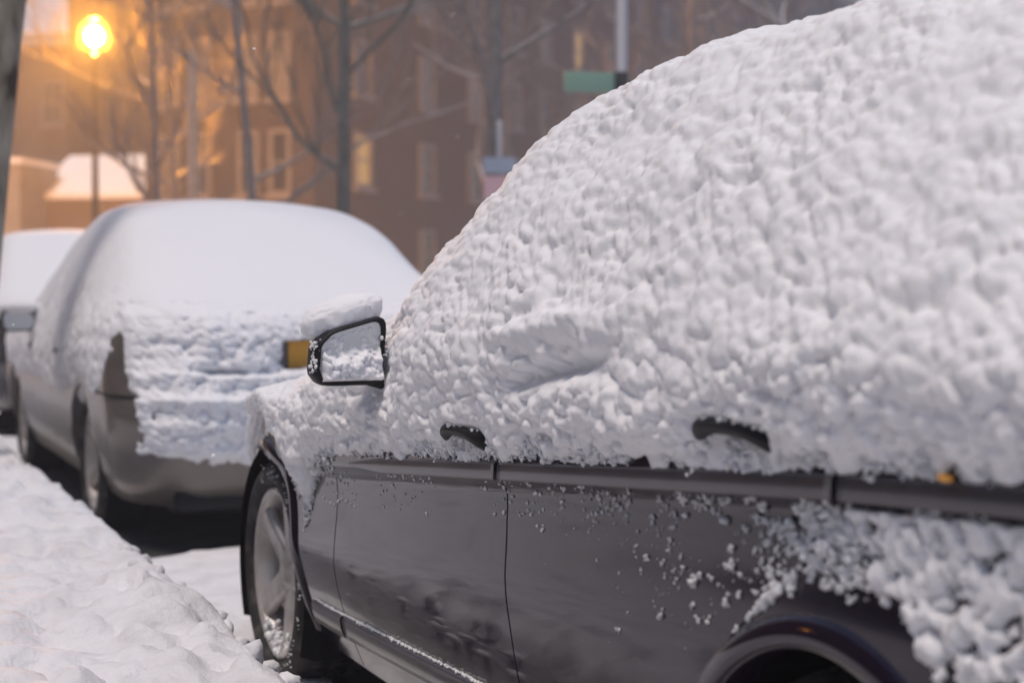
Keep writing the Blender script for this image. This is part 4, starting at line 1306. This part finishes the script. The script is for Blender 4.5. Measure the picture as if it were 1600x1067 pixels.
# ------------------------------------------------------------------ street furniture
def street_lamp():
    x, y, zl = 6.15, 38.7, 6.85
    rt = empty("street_lamp", (x, y, .13), "lit sodium street lamp glowing orange on a slender dark post", "street lamp")
    mb = MB(); mb.lathe([(.16, .13), (.16, .5), (.11, .6), (.085, 1.2), (.06, 6.3), (.09, 6.42), (.05, 6.48)], 'z', (x, y, 0), 20, True)
    mb.build("post", M['dark_metal'], rt, True)
    V0, F0 = ico(3)
    mb = MB(); mb.add(V0 * np.array([.165, .165, .19]) + np.array([x, y, zl]), [list(f) for f in F0]); mb.build("bulb", M['sodium'], rt, True)
    mk = bpy.data.materials.new("halo_scatter"); mk.use_nodes = True  # globe of scattering volume, added to spread the bulb's glow into a halo
    nt = mk.node_tree; nt.nodes.remove(nt.nodes["Principled BSDF"])
    pv = nt.nodes.new("ShaderNodeVolumePrincipled"); pv.inputs["Color"].default_value = (1, .95, .80, 1); pv.inputs["Density"].default_value = .034
    nt.links.new(pv.outputs[0], nt.nodes["Material Output"].inputs["Volume"])
    mb = MB(); mb.lathe([(.001, 6.50), (.17, 6.52), (.30, 6.57), (.38, 6.68), (.40, 6.85), (.37, 7.02), (.28, 7.17), (.15, 7.26), (.001, 7.28)], 'z', (x, y, 0), 32)
    mb.build("halo_globe", mk, rt, True)
    mb = MB(); mb.lathe([(.12, 7.23), (.14, 7.27), (.05, 7.34), (.02, 7.46)], 'z', (x, y, 0), 20, True)
    mb.build("lamp_cap", M['dark_metal'], rt, True)
street_lamp()

mb = MB(); mb.lathe([(.125, .1), (.11, 3), (.09, 5.2), (.07, 5.35), (.02, 5.4)], 'z', (6.5, 29.9, 0), 14, True)
tag(mb.build("wooden_pole", M['wood_pole'], None, True), "bare weathered wooden pole with a tapered top beyond the silver sedan", "pole")

def sign_post():
    x, y = 6.3, 12.33
    rt = empty("street_sign", (x, y, .13), "green street name sign on a tall grey steel pole", "street sign")
    mb = MB(); mb.lathe([(.085, .1), (.085, .3), (.052, .34), (.048, 6.5), (.01, 6.55)], 'z', (x, y, 0), 18, True); mb.build("pole", M['steel'], rt, True)
    for nm, m, dx, th in (("sign_plate", M['sign_green'], -.36, .022),):
        mb = MB(); mb.box((x - .27, y + .06, 2.83), (.44, th, .17), R(-12)); bevel(mb.build(nm, m, rt), .006)
    mb = MB(); mb.lathe([(.056, 2.74), (.060, 2.76), (.060, 2.90), (.056, 2.92)], 'z', (x, y, 0), 18); mb.build("bracket", M['dark_metal'], rt, True)
sign_post()
def parking_sign():
    x, y = 6.32, 15.02
    rt = empty("parking_sign", (x, y, .13), "steel post carrying a pale blue plate above a faded pink one", "street sign")
    mb = MB(); mb.lathe([(.03, .1), (.03, 2.75), (.01, 2.77)], 'z', (x, y, 0), 10, True); mb.build("post", M['steel'], rt, True)
    mb = MB(); mb.box((x - .02, y - .045, 2.32), (.32, .012, .15), R(-20)); mb.build("upper_plate", M['sign_blue'], rt)
    mb = MB(); mb.box((x - .02, y - .045, 2.09), (.30, .012, .24), R(-20)); mb.build("lower_plate", M['sign_pink'], rt)
parking_sign()

# ------------------------------------------------------------------ falling snow and haze
n = 220
t = rng.uniform(2.0, 22, n) ; ang = R(23.26) + rng.uniform(-.36, .36, n)
P = np.stack([t * np.sin(ang), t * np.cos(ang), 1.14 + t * rng.uniform(-.12, .24, n)], 1)
ok = ~((P[:, 0] > 1.0) & (P[:, 0] < 3.2) & (P[:, 2] < 1.75) & (P[:, 1] < 17)) & (P[:, 2] > .6)
tag(mesh_np("falling_snow", *blob_arrays(P[ok], rng.uniform(.0015, .0045, ok.sum()), 1, .2), M['snow']), "sparse small flakes drifting down over the street", "snow", None, "stuff")

hz = bpy.data.materials.new("snowy_air"); hz.use_nodes = True
nt = hz.node_tree; nt.nodes.remove(nt.nodes["Principled BSDF"])
pv = nt.nodes.new("ShaderNodeVolumePrincipled")
pv.inputs["Color"].default_value = (.53, .56, .63, 1); pv.inputs["Density"].default_value = .0052; pv.inputs["Anisotropy"].default_value = .35
nt.links.new(pv.outputs[0], nt.nodes["Material Output"].inputs["Volume"])
mb = MB(); mb.box((10, 30, 10.95), (130, 150, 24)); o = mb.build("haze", hz)
tag(o, None, None, None, "stuff")
